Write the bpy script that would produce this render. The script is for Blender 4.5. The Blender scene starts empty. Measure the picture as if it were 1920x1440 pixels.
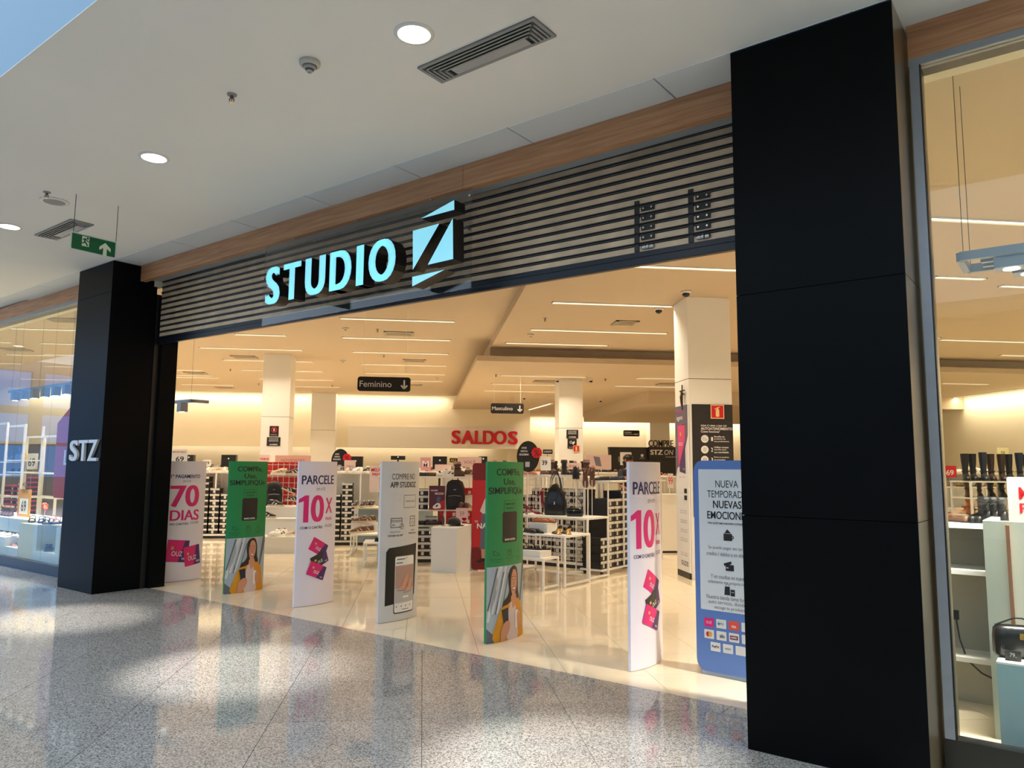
import bpy, bmesh, math, random
from mathutils import Vector, Matrix
random.seed(7)
SC = bpy.context.scene
COL = SC.collection
# ------------------------------------------------------------------ camera
FPX = 1414.4
PITCH, ROLL, YAW, TH = (math.radians(a) for a in (6.335, 0.4415, 6.671, 44.07))
CH = 1.6
_f = Vector((math.sin(YAW)*math.cos(PITCH), math.cos(YAW)*math.cos(PITCH), math.sin(PITCH)))
_r = Vector((math.cos(YAW), -math.sin(YAW), 0))
_u = _r.cross(_f)
CR = math.cos(ROLL)*_r + math.sin(ROLL)*_u
CU = -math.sin(ROLL)*_r + math.cos(ROLL)*_u
CF = _f
cam_d = bpy.data.cameras.new('camera'); cam = bpy.data.objects.new('camera', cam_d); COL.objects.link(cam)
cam_d.sensor_width = 36; cam_d.lens = FPX/1920*36; cam_d.clip_end = 400
cam.matrix_world = Matrix(((CR.x, CU.x, -CF.x, 0), (CR.y, CU.y, -CF.y, 0), (CR.z, CU.z, -CF.z, CH), (0, 0, 0, 1)))
SC.camera = cam
vs = SC.view_settings
vs.view_transform = 'Standard'; vs.look = 'None'; vs.gamma = 1; vs.use_curve_mapping = False
vs.exposure = 0.0
# ------------------------------------------------------------------ daylight of the atrium
wd = bpy.data.worlds.new('world'); SC.world = wd; wd.use_nodes = True
bg = wd.node_tree.nodes['Background']
bg.inputs[0].default_value = (0.62, 0.80, 1.0, 1); bg.inputs[1].default_value = 2.1
CAM0 = Vector((0, 0, CH))
SD = Vector((math.cos(TH), -math.sin(TH), 0)); ND = Vector((math.sin(TH), math.cos(TH), 0))
RZ = -TH
def W(s, n, z=0.0): return SD*s + ND*n + Vector((0, 0, z))
def SN(p): return Vector((p.dot(SD), p.dot(ND), p.z))
def ray(x, y): return CR*((x-960)/FPX) - CU*((y-720)/FPX) + CF
def FZ(x, y, z=0.0):
    d = ray(x, y); return CAM0 + d*((z-CH)/d.z)
def FY(x, y, Y):
    d = ray(x, y); return CAM0 + d*(Y/d.y)
def FN(x, y, n):
    d = ray(x, y); return SN(CAM0 + d*(n/d.dot(ND)))
def FV(x, y, p):            # point of the vertical line through p at that pixel
    d = ray(x, y); return CAM0 + d*(math.hypot(p.x, p.y)/math.hypot(d.x, d.y))
def visible(p, m=40):
    v = p-CAM0; w = v.dot(CF)
    if w < .2: return False
    return -m < 960+FPX*v.dot(CR)/w < 1920+m and -m < 720-FPX*v.dot(CU)/w < 1440+m
# ------------------------------------------------------------------ materials
def lin(c):
    return tuple((x/255/12.92 if x/255 <= .04045 else ((x/255+.055)/1.055)**2.4) for x in c)
MATS = {}
def mat(name, rgb, rough=.5, metal=0.0, emit=0.0, spec=.5, noise=0.0, scale=8.0, coat=0.0, bump=0.0, emitc=None):
    if name in MATS: return MATS[name]
    m = bpy.data.materials.new(name); m.use_nodes = True; MATS[name] = m
    nt = m.node_tree; b = nt.nodes['Principled BSDF']
    c = lin(rgb)
    b.inputs['Base Color'].default_value = (*c, 1)
    b.inputs['Roughness'].default_value = rough; b.inputs['Metallic'].default_value = metal
    b.inputs['Specular IOR Level'].default_value = spec
    b.inputs['Coat Weight'].default_value = coat
    if emit:
        b.inputs['Emission Color'].default_value = (*(lin(emitc) if emitc else c), 1); b.inputs['Emission Strength'].default_value = emit
    if noise or bump:
        g = nt.nodes.new('ShaderNodeNewGeometry'); t = nt.nodes.new('ShaderNodeTexNoise')
        t.inputs['Scale'].default_value = scale; t.inputs['Detail'].default_value = 4
        nt.links.new(g.outputs['Position'], t.inputs['Vector'])
        if noise:
            mp = nt.nodes.new('ShaderNodeMapRange'); mp.inputs[3].default_value = 1-noise; mp.inputs[4].default_value = 1+noise
            mp.inputs[1].default_value = .3; mp.inputs[2].default_value = .7
            nt.links.new(t.outputs[0], mp.inputs[0])
            mx = nt.nodes.new('ShaderNodeVectorMath'); mx.operation = 'SCALE'; mx.inputs[0].default_value = c
            nt.links.new(mp.outputs[0], mx.inputs['Scale']); nt.links.new(mx.outputs[0], b.inputs['Base Color'])
        if bump:
            bp = nt.nodes.new('ShaderNodeBump'); bp.inputs['Strength'].default_value = bump; bp.inputs['Distance'].default_value = .01
            nt.links.new(t.outputs[0], bp.inputs['Height']); nt.links.new(bp.outputs[0], b.inputs['Normal'])
    return m
def _ramp(nt, stops):
    r = nt.nodes.new('ShaderNodeValToRGB'); e = r.color_ramp.elements
    while len(e) > 1: e.remove(e[0])
    e[0].position = stops[0][0]; e[0].color = (*lin(stops[0][1]), 1)
    for p, c in stops[1:]:
        k = e.new(p); k.color = (*lin(c), 1)
    return r
def granite():
    m = bpy.data.materials.new('granite'); m.use_nodes = True; nt = m.node_tree; b = nt.nodes['Principled BSDF']
    g = nt.nodes.new('ShaderNodeNewGeometry')
    v = nt.nodes.new('ShaderNodeTexVoronoi'); v.inputs['Scale'].default_value = 150; v.inputs['Randomness'].default_value = 1
    n = nt.nodes.new('ShaderNodeTexNoise'); n.inputs['Scale'].default_value = 60; n.inputs['Detail'].default_value = 3
    nt.links.new(g.outputs['Position'], v.inputs['Vector']); nt.links.new(g.outputs['Position'], n.inputs['Vector'])
    sep = nt.nodes.new('ShaderNodeSeparateColor'); nt.links.new(v.outputs['Color'], sep.inputs[0])
    ad = nt.nodes.new('ShaderNodeMath'); ad.operation = 'MULTIPLY_ADD'; ad.inputs[1].default_value = .62
    nt.links.new(sep.outputs[0], ad.inputs[0])
    sc = nt.nodes.new('ShaderNodeMath'); sc.operation = 'MULTIPLY'; sc.inputs[1].default_value = .45
    nt.links.new(n.outputs[0], sc.inputs[0]); nt.links.new(sc.outputs[0], ad.inputs[2])
    r = _ramp(nt, ((.22, (98, 97, 95)), (.36, (140, 139, 136)), (.52, (182, 180, 176)), (.72, (202, 200, 195)), (.9, (222, 220, 215))))
    nt.links.new(ad.outputs[0], r.inputs[0])
    oi = nt.nodes.new('ShaderNodeObjectInfo'); mr = nt.nodes.new('ShaderNodeMapRange'); mr.inputs[3].default_value = .72; mr.inputs[4].default_value = .80
    nt.links.new(oi.outputs['Random'], mr.inputs[0])
    mx = nt.nodes.new('ShaderNodeVectorMath'); mx.operation = 'SCALE'
    nt.links.new(r.outputs[0], mx.inputs[0]); nt.links.new(mr.outputs[0], mx.inputs['Scale'])
    nt.links.new(mx.outputs[0], b.inputs['Base Color'])
    b.inputs['Roughness'].default_value = .06; b.inputs['Specular IOR Level'].default_value = .40
    return m
def wood():
    m = bpy.data.materials.new('wood_veneer'); m.use_nodes = True; nt = m.node_tree; b = nt.nodes['Principled BSDF']
    tc = nt.nodes.new('ShaderNodeTexCoord'); mp = nt.nodes.new('ShaderNodeMapping'); mp.inputs['Scale'].default_value = (.6, 14, 14)
    n = nt.nodes.new('ShaderNodeTexNoise'); n.inputs['Scale'].default_value = 3; n.inputs['Detail'].default_value = 6; n.inputs['Distortion'].default_value = .6
    nt.links.new(tc.outputs['Object'], mp.inputs[0]); nt.links.new(mp.outputs[0], n.inputs['Vector'])
    r = _ramp(nt, ((.3, (176, 124, 86)), (.5, (196, 144, 104)), (.7, (208, 160, 118))))
    nt.links.new(n.outputs[0], r.inputs[0]); nt.links.new(r.outputs[0], b.inputs['Base Color'])
    b.inputs['Roughness'].default_value = .45
    return m
def glass(name, tint=(255, 255, 255), ior=1.5, boost=1.0):
    m = bpy.data.materials.new(name); m.use_nodes = True; nt = m.node_tree
    for k in list(nt.nodes): nt.nodes.remove(k)
    o = nt.nodes.new('ShaderNodeOutputMaterial'); t = nt.nodes.new('ShaderNodeBsdfTransparent'); g = nt.nodes.new('ShaderNodeBsdfGlossy')
    t.inputs[0].default_value = (*lin(tint), 1); g.inputs['Roughness'].default_value = .0
    fr = nt.nodes.new('ShaderNodeFresnel'); ge = nt.nodes.new('ShaderNodeNewGeometry'); io = nt.nodes.new('ShaderNodeMapRange')
    io.inputs[3].default_value = ior; io.inputs[4].default_value = 1/ior
    nt.links.new(ge.outputs['Backfacing'], io.inputs[0]); nt.links.new(io.outputs[0], fr.inputs[0])   # the same reflectance from both sides of the sheet
    mu = nt.nodes.new('ShaderNodeMath'); mu.operation = 'MULTIPLY'; mu.inputs[1].default_value = boost; mu.use_clamp = True
    mx = nt.nodes.new('ShaderNodeMixShader')
    nt.links.new(fr.outputs[0], mu.inputs[0]); nt.links.new(mu.outputs[0], mx.inputs[0]); nt.links.new(t.outputs[0], mx.inputs[1]); nt.links.new(g.outputs[0], mx.inputs[2])
    nt.links.new(mx.outputs[0], o.inputs[0])
    return m
GRANITE = granite(); WOOD = wood(); PANE = glass('window_glass', (244, 248, 246), 1.5, .75); PLATE = glass('acrylic_plate', (246, 246, 246), 1.45, 1.0)
PORC = mat('porcelain_tile', (242, 226, 196), .045, noise=.03, scale=1.5, spec=.5)
GROUT = mat('grout', (88, 82, 74), .8)
CEILP = mat('ceiling_paint', (244, 241, 233), .8, noise=.02, scale=.7)
CEIL2 = mat('ceiling_panel_paint', (222, 225, 224), .7)
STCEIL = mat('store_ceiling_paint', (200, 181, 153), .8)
CREAM = mat('cream_wall_paint', (247, 236, 208), .7, noise=.015, scale=.8)
WHITE = mat('white_lacquer', (243, 240, 232), .35)
OFFW = mat('off_white_laminate', (236, 233, 224), .4)
BLACKM = mat('black_composite_panel', (11, 12, 13), .4, noise=.12, scale=3, spec=.07)
BLACKP = mat('black_plastic', (20, 19, 19), .4)
DARKM = mat('dark_blue_black_metal', (22, 28, 38), .32, metal=.3)
CHAMP = mat('champagne_metal', (150, 136, 112), .3, metal=.85)
ALU = mat('brushed_aluminium', (150, 158, 168), .38, metal=.35, noise=.04, scale=14)
STEEL = mat('chrome', (200, 200, 200), .2, metal=1)
GREYP = mat('grey_plastic', (150, 150, 148), .5)
BEIGE = mat('beige_plastic', (205, 200, 186), .5)
DARKG = mat('dark_grey', (52, 50, 48), .55)
# ------------------------------------------------------------------ mesh helpers
class MB:
    def __init__(s): s.v = []; s.f = []
    def add(s, vs, fs):
        k = len(s.v); s.v += [tuple(v) for v in vs]; s.f += [tuple(i+k for i in f) for f in fs]; return s
    def box(s, x0, x1, y0, y1, z0, z1, M=None):
        vs = [Vector((x, y, z)) for z in (z0, z1) for y in (y0, y1) for x in (x0, x1)]
        if M: vs = [M @ v for v in vs]
        return s.add(vs, [(0, 2, 3, 1), (4, 5, 7, 6), (0, 1, 5, 4), (2, 6, 7, 3), (0, 4, 6, 2), (1, 3, 7, 5)])
    def hexa(s, b, t):     # bottom quad, top quad (ccw seen from above)
        return s.add(list(b)+list(t), [(3, 2, 1, 0), (4, 5, 6, 7), (0, 1, 5, 4), (1, 2, 6, 5), (2, 3, 7, 6), (3, 0, 4, 7)])
    def cyl(s, p0, p1, r0, r1=None, seg=10, cap=True):
        p0 = Vector(p0); p1 = Vector(p1); r1 = r0 if r1 is None else r1
        d = (p1-p0).normalized(); a = Vector((0, 0, 1)) if abs(d.z) < .9 else Vector((1, 0, 0))
        x = d.cross(a).normalized(); y = d.cross(x)
        vs = []
        for p, r in ((p0, r0), (p1, r1)):
            for i in range(seg):
                t = 2*math.pi*i/seg; vs.append(p + x*(r*math.cos(t)) + y*(r*math.sin(t)))
        fs = [(i, seg+i, seg+(i+1) % seg, (i+1) % seg) for i in range(seg)]
        if cap: fs += [tuple(range(seg)), tuple(range(2*seg-1, seg-1, -1))]
        return s.add(vs, fs)
    def bar(s, p0, p1, w):       # square bar
        return s.cyl(p0, p1, w*.7071, seg=4) if False else s._bar(p0, p1, w)
    def _bar(s, p0, p1, w):
        p0 = Vector(p0); p1 = Vector(p1); d = (p1-p0).normalized(); a = Vector((0, 0, 1)) if abs(d.z) < .9 else Vector((1, 0, 0))
        x = d.cross(a).normalized()*(w/2); y = d.cross(x).normalized()*(w/2)
        vs = [p+q for p in (p0, p1) for q in (-x-y, x-y, x+y, -x+y)]
        return s.add(vs, [(0, 1, 2, 3), (7, 6, 5, 4), (0, 4, 5, 1), (1, 5, 6, 2), (2, 6, 7, 3), (3, 7, 4, 0)])
    def loft(s, rings, cap=True, closed=True):
        n = len(rings[0]); k = len(s.v)
        for r in rings: s.v += [tuple(p) for p in r]
        m = n if closed else n-1
        for i in range(len(rings)-1):
            for j in range(m):
                a = k+i*n+j; b = k+i*n+(j+1) % n; s.f.append((a, b, b+n, a+n))
        if cap: s.f += [tuple(k+j for j in range(n-1, -1, -1)), tuple(k+(len(rings)-1)*n+j for j in range(n))]
        return s
    def tube(s, pts, r, seg=6, cap=True):
        pts = [Vector(p) for p in pts]; rings = []
        for i, p in enumerate(pts):
            d = (pts[min(i+1, len(pts)-1)]-pts[max(i-1, 0)]).normalized()
            a = Vector((0, 0, 1)) if abs(d.z) < .95 else Vector((1, 0, 0))
            x = d.cross(a).normalized(); y = d.cross(x)
            q = r[i] if isinstance(r, (list, tuple)) else r
            rings.append([p+x*(q*math.cos(2*math.pi*j/seg))+y*(q*math.sin(2*math.pi*j/seg)) for j in range(seg)])
        return s.loft(rings, cap)
    def ball(s, c, rx, ry=None, rz=None, seg=10, rows=7):
        ry = rx if ry is None else ry; rz = rx if rz is None else rz; c = Vector(c); rings = []
        for i in range(1, rows):
            p = math.pi*i/rows
            rings.append([c+Vector((rx*math.sin(p)*math.cos(2*math.pi*j/seg), ry*math.sin(p)*math.sin(2*math.pi*j/seg), -rz*math.cos(p))) for j in range(seg)])
        return s.loft(rings, True)
    def prism(s, poly, fn0, fn1):   # polygon (list of (u,v)) mapped by two functions: front and back
        n = len(poly); a = [fn0(*p) for p in poly]; b = [fn1(*p) for p in poly]
        return s.add(a+b, [tuple(range(n)), tuple(range(2*n-1, n-1, -1))]+[(i, n+i, n+(i+1) % n, (i+1) % n) for i in range(n)])
    def mesh(s, name, m, smooth=False):
        me = bpy.data.meshes.new(name); me.from_pydata(s.v, [], s.f); me.validate(); 
        bm = bmesh.new(); bm.from_mesh(me); bmesh.ops.recalc_face_normals(bm, faces=bm.faces); bm.to_mesh(me); bm.free()
        if m: me.materials.append(m)
        if smooth: me.polygons.foreach_set('use_smooth', [True]*len(me.polygons))
        return me
    def build(s, name, m, parent=None, smooth=False, bevel=0, sub=0, autosm=False):
        o = bpy.data.objects.new(name, s.mesh(name, m, smooth)); COL.objects.link(o)
        if parent: o.parent = parent
        if bevel:
            b = o.modifiers.new('bevel', 'BEVEL'); b.width = bevel; b.segments = 2; b.limit_method = 'ANGLE'
        if sub:
            b = o.modifiers.new('sub', 'SUBSURF'); b.levels = sub; b.render_levels = sub
        return o
def empty(name, loc=(0, 0, 0), rz=0.0, parent=None):
    o = bpy.data.objects.new(name, None); COL.objects.link(o); o.location = loc; o.rotation_euler = (0, 0, rz)
    o.empty_display_size = .1
    if parent: o.parent = parent
    return o
def tag(o, label, cat, group=None):
    o['label'] = label; o['category'] = cat
    if group: o['group'] = group
    return o
def struct(o): o['kind'] = 'structure'; return o
def thing(name, label, cat, loc=(0, 0, 0), rz=0.0, group=None): return tag(empty(name, loc, rz), label, cat, group)
def copy_tree(o, parent=None):
    c = o.copy(); COL.objects.link(c); c.parent = parent
    for ch in list(o.children): copy_tree(ch, c)
    return c
def dup(o, loc, rz=0.0, label=None, group=None, scale=None):
    c = copy_tree(o); c.location = loc; c.rotation_euler = (0, 0, rz)
    if scale: c.scale = scale
    if label: c['label'] = label
    if group: c['group'] = group
    return c
# ------------------------------------------------------------------ flat print helpers
class Txt(tuple): pass          # one line of lettering
class Lines(tuple): pass        # several lines: each becomes a part of its own
def text2d(body, size, align='CENTER', bold=0.0, sx=1.0, space=1.0, lead=1.0, shear=0.0, extrude=0.0):
    cu = bpy.data.curves.new('t', 'FONT'); cu.body = body; cu.size = size; cu.align_x = align; cu.align_y = 'CENTER'
    cu.resolution_u = 5; cu.offset = min(bold, .008)*size; cu.space_character = space; cu.space_line = lead; cu.shear = shear; cu.extrude = extrude
    o = bpy.data.objects.new('t', cu); me = bpy.data.meshes.new_from_object(o)
    bpy.data.objects.remove(o); bpy.data.curves.remove(cu)
    vs = [(v.co.x*sx, v.co.y, v.co.z) for v in me.vertices]; fs = [tuple(p.vertices) for p in me.polygons]
    bpy.data.meshes.remove(me)
    if bold > .01:          # heavier strokes: the outline set again a little to either side
        k = bold*.6*size; n = len(vs); base = list(vs); f0 = list(fs)
        for i, (dx, dz) in enumerate(((k, 2e-4), (-k, 4e-4))):
            vs = vs+[(x+dx, y, z+dz) for x, y, z in base]; fs = fs+[tuple(q+n*(i+1) for q in f) for f in f0]
    return Txt((vs, fs))
def shift(t, du, dv, rot=0.0):
    c, s = math.cos(rot), math.sin(rot)
    r = ([(c*x-s*y+du, s*x+c*y+dv, z) for x, y, z in t[0]], t[1])
    return Txt(r) if isinstance(t, Txt) else r
def fit(body, width, height=None, **k):     # text scaled to a width (and height)
    vs, fs = text2d(body, 1.0, **k)
    x0 = min(v[0] for v in vs); x1 = max(v[0] for v in vs); y0 = min(v[1] for v in vs); y1 = max(v[1] for v in vs)
    a = width/(x1-x0); b = height/(y1-y0) if height else a
    return Txt(([((v[0]-(x0+x1)/2)*a, (v[1]-(y0+y1)/2)*b, v[2]) for v in vs], fs))
def rect(u0, u1, v0, v1, r=0.0):
    if r <= 0: return [(u0, v0, 0), (u1, v0, 0), (u1, v1, 0), (u0, v1, 0)], [(0, 1, 2, 3)]
    p = []
    for cx, cy, a in ((u1-r, v1-r, 0), (u0+r, v1-r, 90), (u0+r, v0+r, 180), (u1-r, v0+r, 270)):
        for k in range(5):
            t = math.radians(a+k*22.5); p.append((cx+r*math.cos(t), cy+r*math.sin(t), 0))
    return p, [tuple(range(len(p)))]
def frame2d(u0, u1, v0, v1, w):
    return joinp(rect(u0, u1, v0, v0+w), rect(u0, u1, v1-w, v1), rect(u0, u0+w, v0+w, v1-w), rect(u1-w, u1, v0+w, v1-w))
def disc2d(cu, cv, r, seg=20, ry=None):
    return [(cu+r*math.cos(2*math.pi*i/seg), cv+(ry or r)*math.sin(2*math.pi*i/seg), 0) for i in range(seg)], [tuple(range(seg))]
def ring2d(cu, cv, r, w, seg=20):
    a = [(cu+r*math.cos(2*math.pi*i/seg), cv+r*math.sin(2*math.pi*i/seg), 0) for i in range(seg)]
    b = [(cu+(r-w)*math.cos(2*math.pi*i/seg), cv+(r-w)*math.sin(2*math.pi*i/seg), 0) for i in range(seg)]
    return a+b, [(i, (i+1) % seg, seg+(i+1) % seg, seg+i) for i in range(seg)]
def poly2d(pts): return [(p[0], p[1], 0) for p in pts], [tuple(range(len(pts)))]
def line2d(p, q, w):
    d = Vector((q[0]-p[0], q[1]-p[1])); d = d.normalized()*(w/2); k = Vector((-d.y, d.x))
    return poly2d([(p[0]-k.x, p[1]-k.y), (q[0]-k.x, q[1]-k.y), (q[0]+k.x, q[1]+k.y), (p[0]+k.x, p[1]+k.y)])
def poly_line(pts, w): return joinp(*[line2d(pts[i], pts[i+1], w) for i in range(len(pts)-1)])
def joinp(*ps):
    V = []; F = []
    for v, f in ps:
        k = len(V); V += v; F += [tuple(i+k for i in q) for q in f]
    if len(ps) > 1 and all(isinstance(p, Txt) for p in ps):
        r = Lines((V, F)); r.pieces = ps; return r
    return V, F
def scaled(t, su, sv, du=0, dv=0): return [(x*su+du, y*sv+dv, z) for x, y, z in t[0]], t[1]
class Flat:
    curved = False
    def __init__(s, O, U, V=(0, 0, 1)):
        s.O = Vector(O); s.U = Vector(U).normalized(); s.V = Vector(V).normalized(); s.N = s.U.cross(s.V)
    def __call__(s, u, v, d): return s.O + s.U*u + s.V*v + s.N*d
def pr(parent, surf, shape, m, name='print', layer=1, label=None, thick=.0012):
    if isinstance(shape, Lines):
        for q in shape.pieces: pr(parent, surf, q, m, name, layer, label, thick)
        return
    vs, fs = shape
    if surf.curved:
        me = bpy.data.meshes.new('tmp'); me.from_pydata(vs, [], fs); bm = bmesh.new(); bm.from_mesh(me)
        x = surf.lo+surf.step
        while x < surf.hi:
            bmesh.ops.bisect_plane(bm, geom=bm.verts[:]+bm.edges[:]+bm.faces[:], plane_co=(x, 0, 0), plane_no=(1, 0, 0)); x += surf.step
        bm.verts.index_update()
        vs = [tuple(v.co) for v in bm.verts]; fs = [tuple(v.index for v in f.verts) for f in bm.faces]
        bm.free(); bpy.data.meshes.remove(me)
    pts = [surf(v[0], v[1], layer*thick + v[2]) for v in vs]
    me = bpy.data.meshes.new(name); me.from_pydata([tuple(p) for p in pts], [], fs); me.materials.append(m)
    o = bpy.data.objects.new(name, me); COL.objects.link(o); o.parent = parent
    if label: o['label'] = label
    return o
# ================================================================== STRUCTURE
ZC = 4.24; ZL = 4.35; ZR = 4.2; ZS = 3.87
def clip(poly, nlim, keep_less):
    out = []
    def val(p): n = p[0]*ND.x+p[1]*ND.y; return (nlim-n) if keep_less else (n-nlim)
    for i in range(len(poly)):
        a, b = poly[i], poly[(i+1) % len(poly)]; va, vb = val(a), val(b)
        if va >= 0: out.append(a)
        if va*vb < 0:
            t = va/(va-vb); out.append((a[0]+(b[0]-a[0])*t, a[1]+(b[1]-a[1])*t))
    return out
def slab(mb, poly, z0, z1):
    return mb.prism(poly, lambda x, y: Vector((x, y, z1)), lambda x, y: Vector((x, y, z0)))
def snp(*pts): return [(W(s, n).x, W(s, n).y) for s, n in pts]
# floors -------------------------------------------------------------
fl = struct(slab(MB(), snp((-46, -12), (14, -12), (14, 5.06), (-46, 5.06)), -.2, -.004).build('floor', GROUT))
flo = struct(slab(MB(), [(-16, 17.5), (-16, 40), (19, 40), (19, -14.5)] if False else clip([(-20, -12), (19, -12), (19, 40), (-20, 40)], 5.06, False), -.2, -.004).build('floor', GROUT))
GX0, GX, GY0, GY = .028, .947, 6.0, .925
tx = []
for i in range(-14, 5):
    for j in range(-7, 12):
        x0 = GX0+GX*i; y0 = GY0+GY*j
        p = clip([(x0+.002, y0+.002), (x0+GX-.002, y0+.002), (x0+GX-.002, y0+GY-.002), (x0+.002, y0+GY-.002)], 4.963, True)
        if len(p) < 3: continue
        if not any(visible(Vector((*q, 0)), 60) for q in p+[((x0+GX/2), (y0+GY/2))]): continue
        slab(MB(), p, -.012, 0).build('granite_tile', GRANITE, fl); tx.append((i, j))
fm = MB()
for i in range(-50, 16):
    for j in range(-40, 40):
        if (i, j) in tx: continue
        x0 = GX0+GX*i; y0 = GY0+GY*j
        p = clip([(x0+.002, y0+.002), (x0+GX-.002, y0+.002), (x0+GX-.002, y0+GY-.002), (x0+.002, y0+GY-.002)], 4.963, True)
        if len(p) < 3: continue
        c = SN(Vector((x0, y0, 0)))
        if c.x < -45 or c.y < -11 or c.x > 13: continue
        fm.add([(*q, 0) for q in p], [tuple(range(len(p)))])
o = fm.build('granite_tile_field', GRANITE, fl); o['kind'] = 'stuff'
for k in range(-20, 3):
    s0 = -1.02*2+1.26*k
    slab(MB(), snp((s0+.002, 4.967), (s0+1.258, 4.967), (s0+1.258, 5.157), (s0+.002, 5.157)), -.012, 0).build('granite_border_slab', GRANITE, fl)
SX0, SX, SY0, SY = .516, .643, 6.545, .61
done = set(); nt_ = 0
for j in range(-4, 17):
    for i in range(-11, 9):
        x0 = SX0+SX*i; y0 = SY0+SY*j
        p = clip([(x0+.0015, y0+.0015), (x0+SX-.0015, y0+.0015), (x0+SX-.0015, y0+SY-.0015), (x0+.0015, y0+SY-.0015)], 5.16, False)
        if len(p) < 3: continue
        if not any(visible(Vector((*q, 0)), 20) for q in p): continue
        if nt_ > 285: continue
        slab(MB(), p, -.01, 0).build('porcelain_tile', PORC, flo); done.add((i, j)); nt_ += 1
fm = MB()
for i in range(-32, 29):
    for j in range(-32, 55):
        if (i, j) in done: continue
        x0 = SX0+SX*i; y0 = SY0+SY*j
        p = clip([(x0+.0015, y0+.0015), (x0+SX-.0015, y0+.0015), (x0+SX-.0015, y0+SY-.0015), (x0+.0015, y0+SY-.0015)], 5.16, False)
        if len(p) >= 3: fm.add([(*q, 0) for q in p], [tuple(range(len(p)))])
o = fm.build('porcelain_tile_field', PORC, flo); o['kind'] = 'stuff'
# mall ceiling -------------------------------------------------------
ce = struct(slab(MB(), snp((-46, 1.765), (14, 1.765), (14, 4.44), (-46, 4.44)), ZC, ZC+.005).build('ceiling', CEILP))
for k in range(-9, 8):
    s0 = -2.21+1.262*k
    slab(MB(), snp((s0+.006, 4.45), (s0+1.256, 4.45), (s0+1.256, 4.81), (s0+.006, 4.81)), ZC+.004, ZC+.03).build('ceiling_panel', CEIL2, ce)
slab(MB(), snp((-46, 4.43), (14, 4.43), (14, 5.3), (-46, 5.3)), ZC+.04, ZC+.25).build('ceiling_backing', CEIL2, ce)
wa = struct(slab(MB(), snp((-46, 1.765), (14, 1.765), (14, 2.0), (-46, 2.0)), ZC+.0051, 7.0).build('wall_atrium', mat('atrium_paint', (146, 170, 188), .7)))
# mall beyond the camera: unseen opposite side, and the glazed far end seen as reflections
mb = MB(); slab(mb, snp((-30, -12.3), (14, -12.3), (14, -12), (-30, -12)), 0, 5.5)
struct(mb.build('wall_opposite_added', mat('mall_wall', (214, 210, 202), .7)))  # unseen wall, added to hold back the open daylight
struct(slab(MB(), snp((-16, -12), (14, -12), (14, -5), (-16, -5)), ZC, ZC+.25).build('ceiling', CEILP))
struct(slab(MB(), snp((14, -12.3), (14.3, -12.3), (14.3, 5.3), (14, 5.3)), 0, 7).build('wall_right', mat('mall_wall', (214, 210, 202), .7)))
mb = MB()
for n0, n1, z0, z1 in ((-14, 4.8, 0, .9), (-14, 4.8, 2.6, 2.8), (-14, 4.8, 4.3, 4.7), (-14, 4.8, 6.6, 7.2), (-14, -13, .9, 6.6), (-10.2, -9.9, .9, 6.6), (-7.6, -7.0, .9, 6.6), (-3.3, -3.1, .9, 6.6), (-1.2, -.6, .9, 6.6), (2.0, 2.5, .9, 6.6), (4.3, 4.8, .9, 6.6)):
    slab(mb, snp((-46, n0), (-45.7, n0), (-45.7, n1), (-46, n1)), z0, z1)
wl = struct(mb.build('wall_left', mat('mall_end_wall', (150, 158, 170), .7)))
BLUEGLASS = glass('blue_window_glass', (150, 215, 255), 1.45, .5)
slab(MB(), snp((-45.86, -14), (-45.84, -14), (-45.84, 4.8), (-45.86, 4.8)), .9, 6.6).build('pane', BLUEGLASS, wl)
# wooden fascia ------------------------------------------------------
tw = struct(empty('trim_1', W(0, 0), RZ))
for s0, s1 in ((-24, -18.2), (-18.2, -10.92), (-9.91, -4.232), (-4.228, -1.69), (-.72, 4.0)):
    o = MB().box(s0, s1, 4.80, 4.88, 4.03, ZC+.02).build('wood_board', WOOD, tw, bevel=.002)
t2 = struct(MB().box(-9.93, -1.67, 4.88, 5.07, 4.075, 4.11).build('trim_2', mat('soffit_grey', (168, 172, 172), .6)))
t2.location = W(0, 0); t2.rotation_euler = (0, 0, RZ)
# wall above the opening, behind the shutter
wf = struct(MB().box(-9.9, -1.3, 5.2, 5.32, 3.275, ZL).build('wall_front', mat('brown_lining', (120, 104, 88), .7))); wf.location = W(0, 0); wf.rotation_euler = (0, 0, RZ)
wf = struct(MB().box(-24, -9.9, 5.0, 5.1, 4.0, ZL).box(-1.4, 6, 5.0, 5.1, 4.0, ZL).build('wall_front', CREAM)); wf.location = W(0, 0); wf.rotation_euler = (0, 0, RZ)
# store shell --------------------------------------------------------
def cpoly(x0, x1, y0, y1): return clip([(x0, y0), (x1, y0), (x1, y1), (x0, y1)], 5.02, False)
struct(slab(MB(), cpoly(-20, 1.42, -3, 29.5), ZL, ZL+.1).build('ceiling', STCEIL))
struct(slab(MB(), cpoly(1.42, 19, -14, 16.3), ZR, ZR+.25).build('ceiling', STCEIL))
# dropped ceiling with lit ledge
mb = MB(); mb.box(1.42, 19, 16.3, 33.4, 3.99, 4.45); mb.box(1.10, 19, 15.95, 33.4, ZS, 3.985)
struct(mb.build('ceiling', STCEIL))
struct(MB().box(-20, 1.1, 29.49, 29.5, ZL, ZL+.1).build('ceiling', STCEIL))
# lower bulkhead further back on the right (seen as a slanted box)
q = FZ(1216, 757, 3.5); struct(MB().box(q.x, 16.58, q.y, 30.5, 3.5, ZS-.002).build('ceiling', STCEIL))
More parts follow.
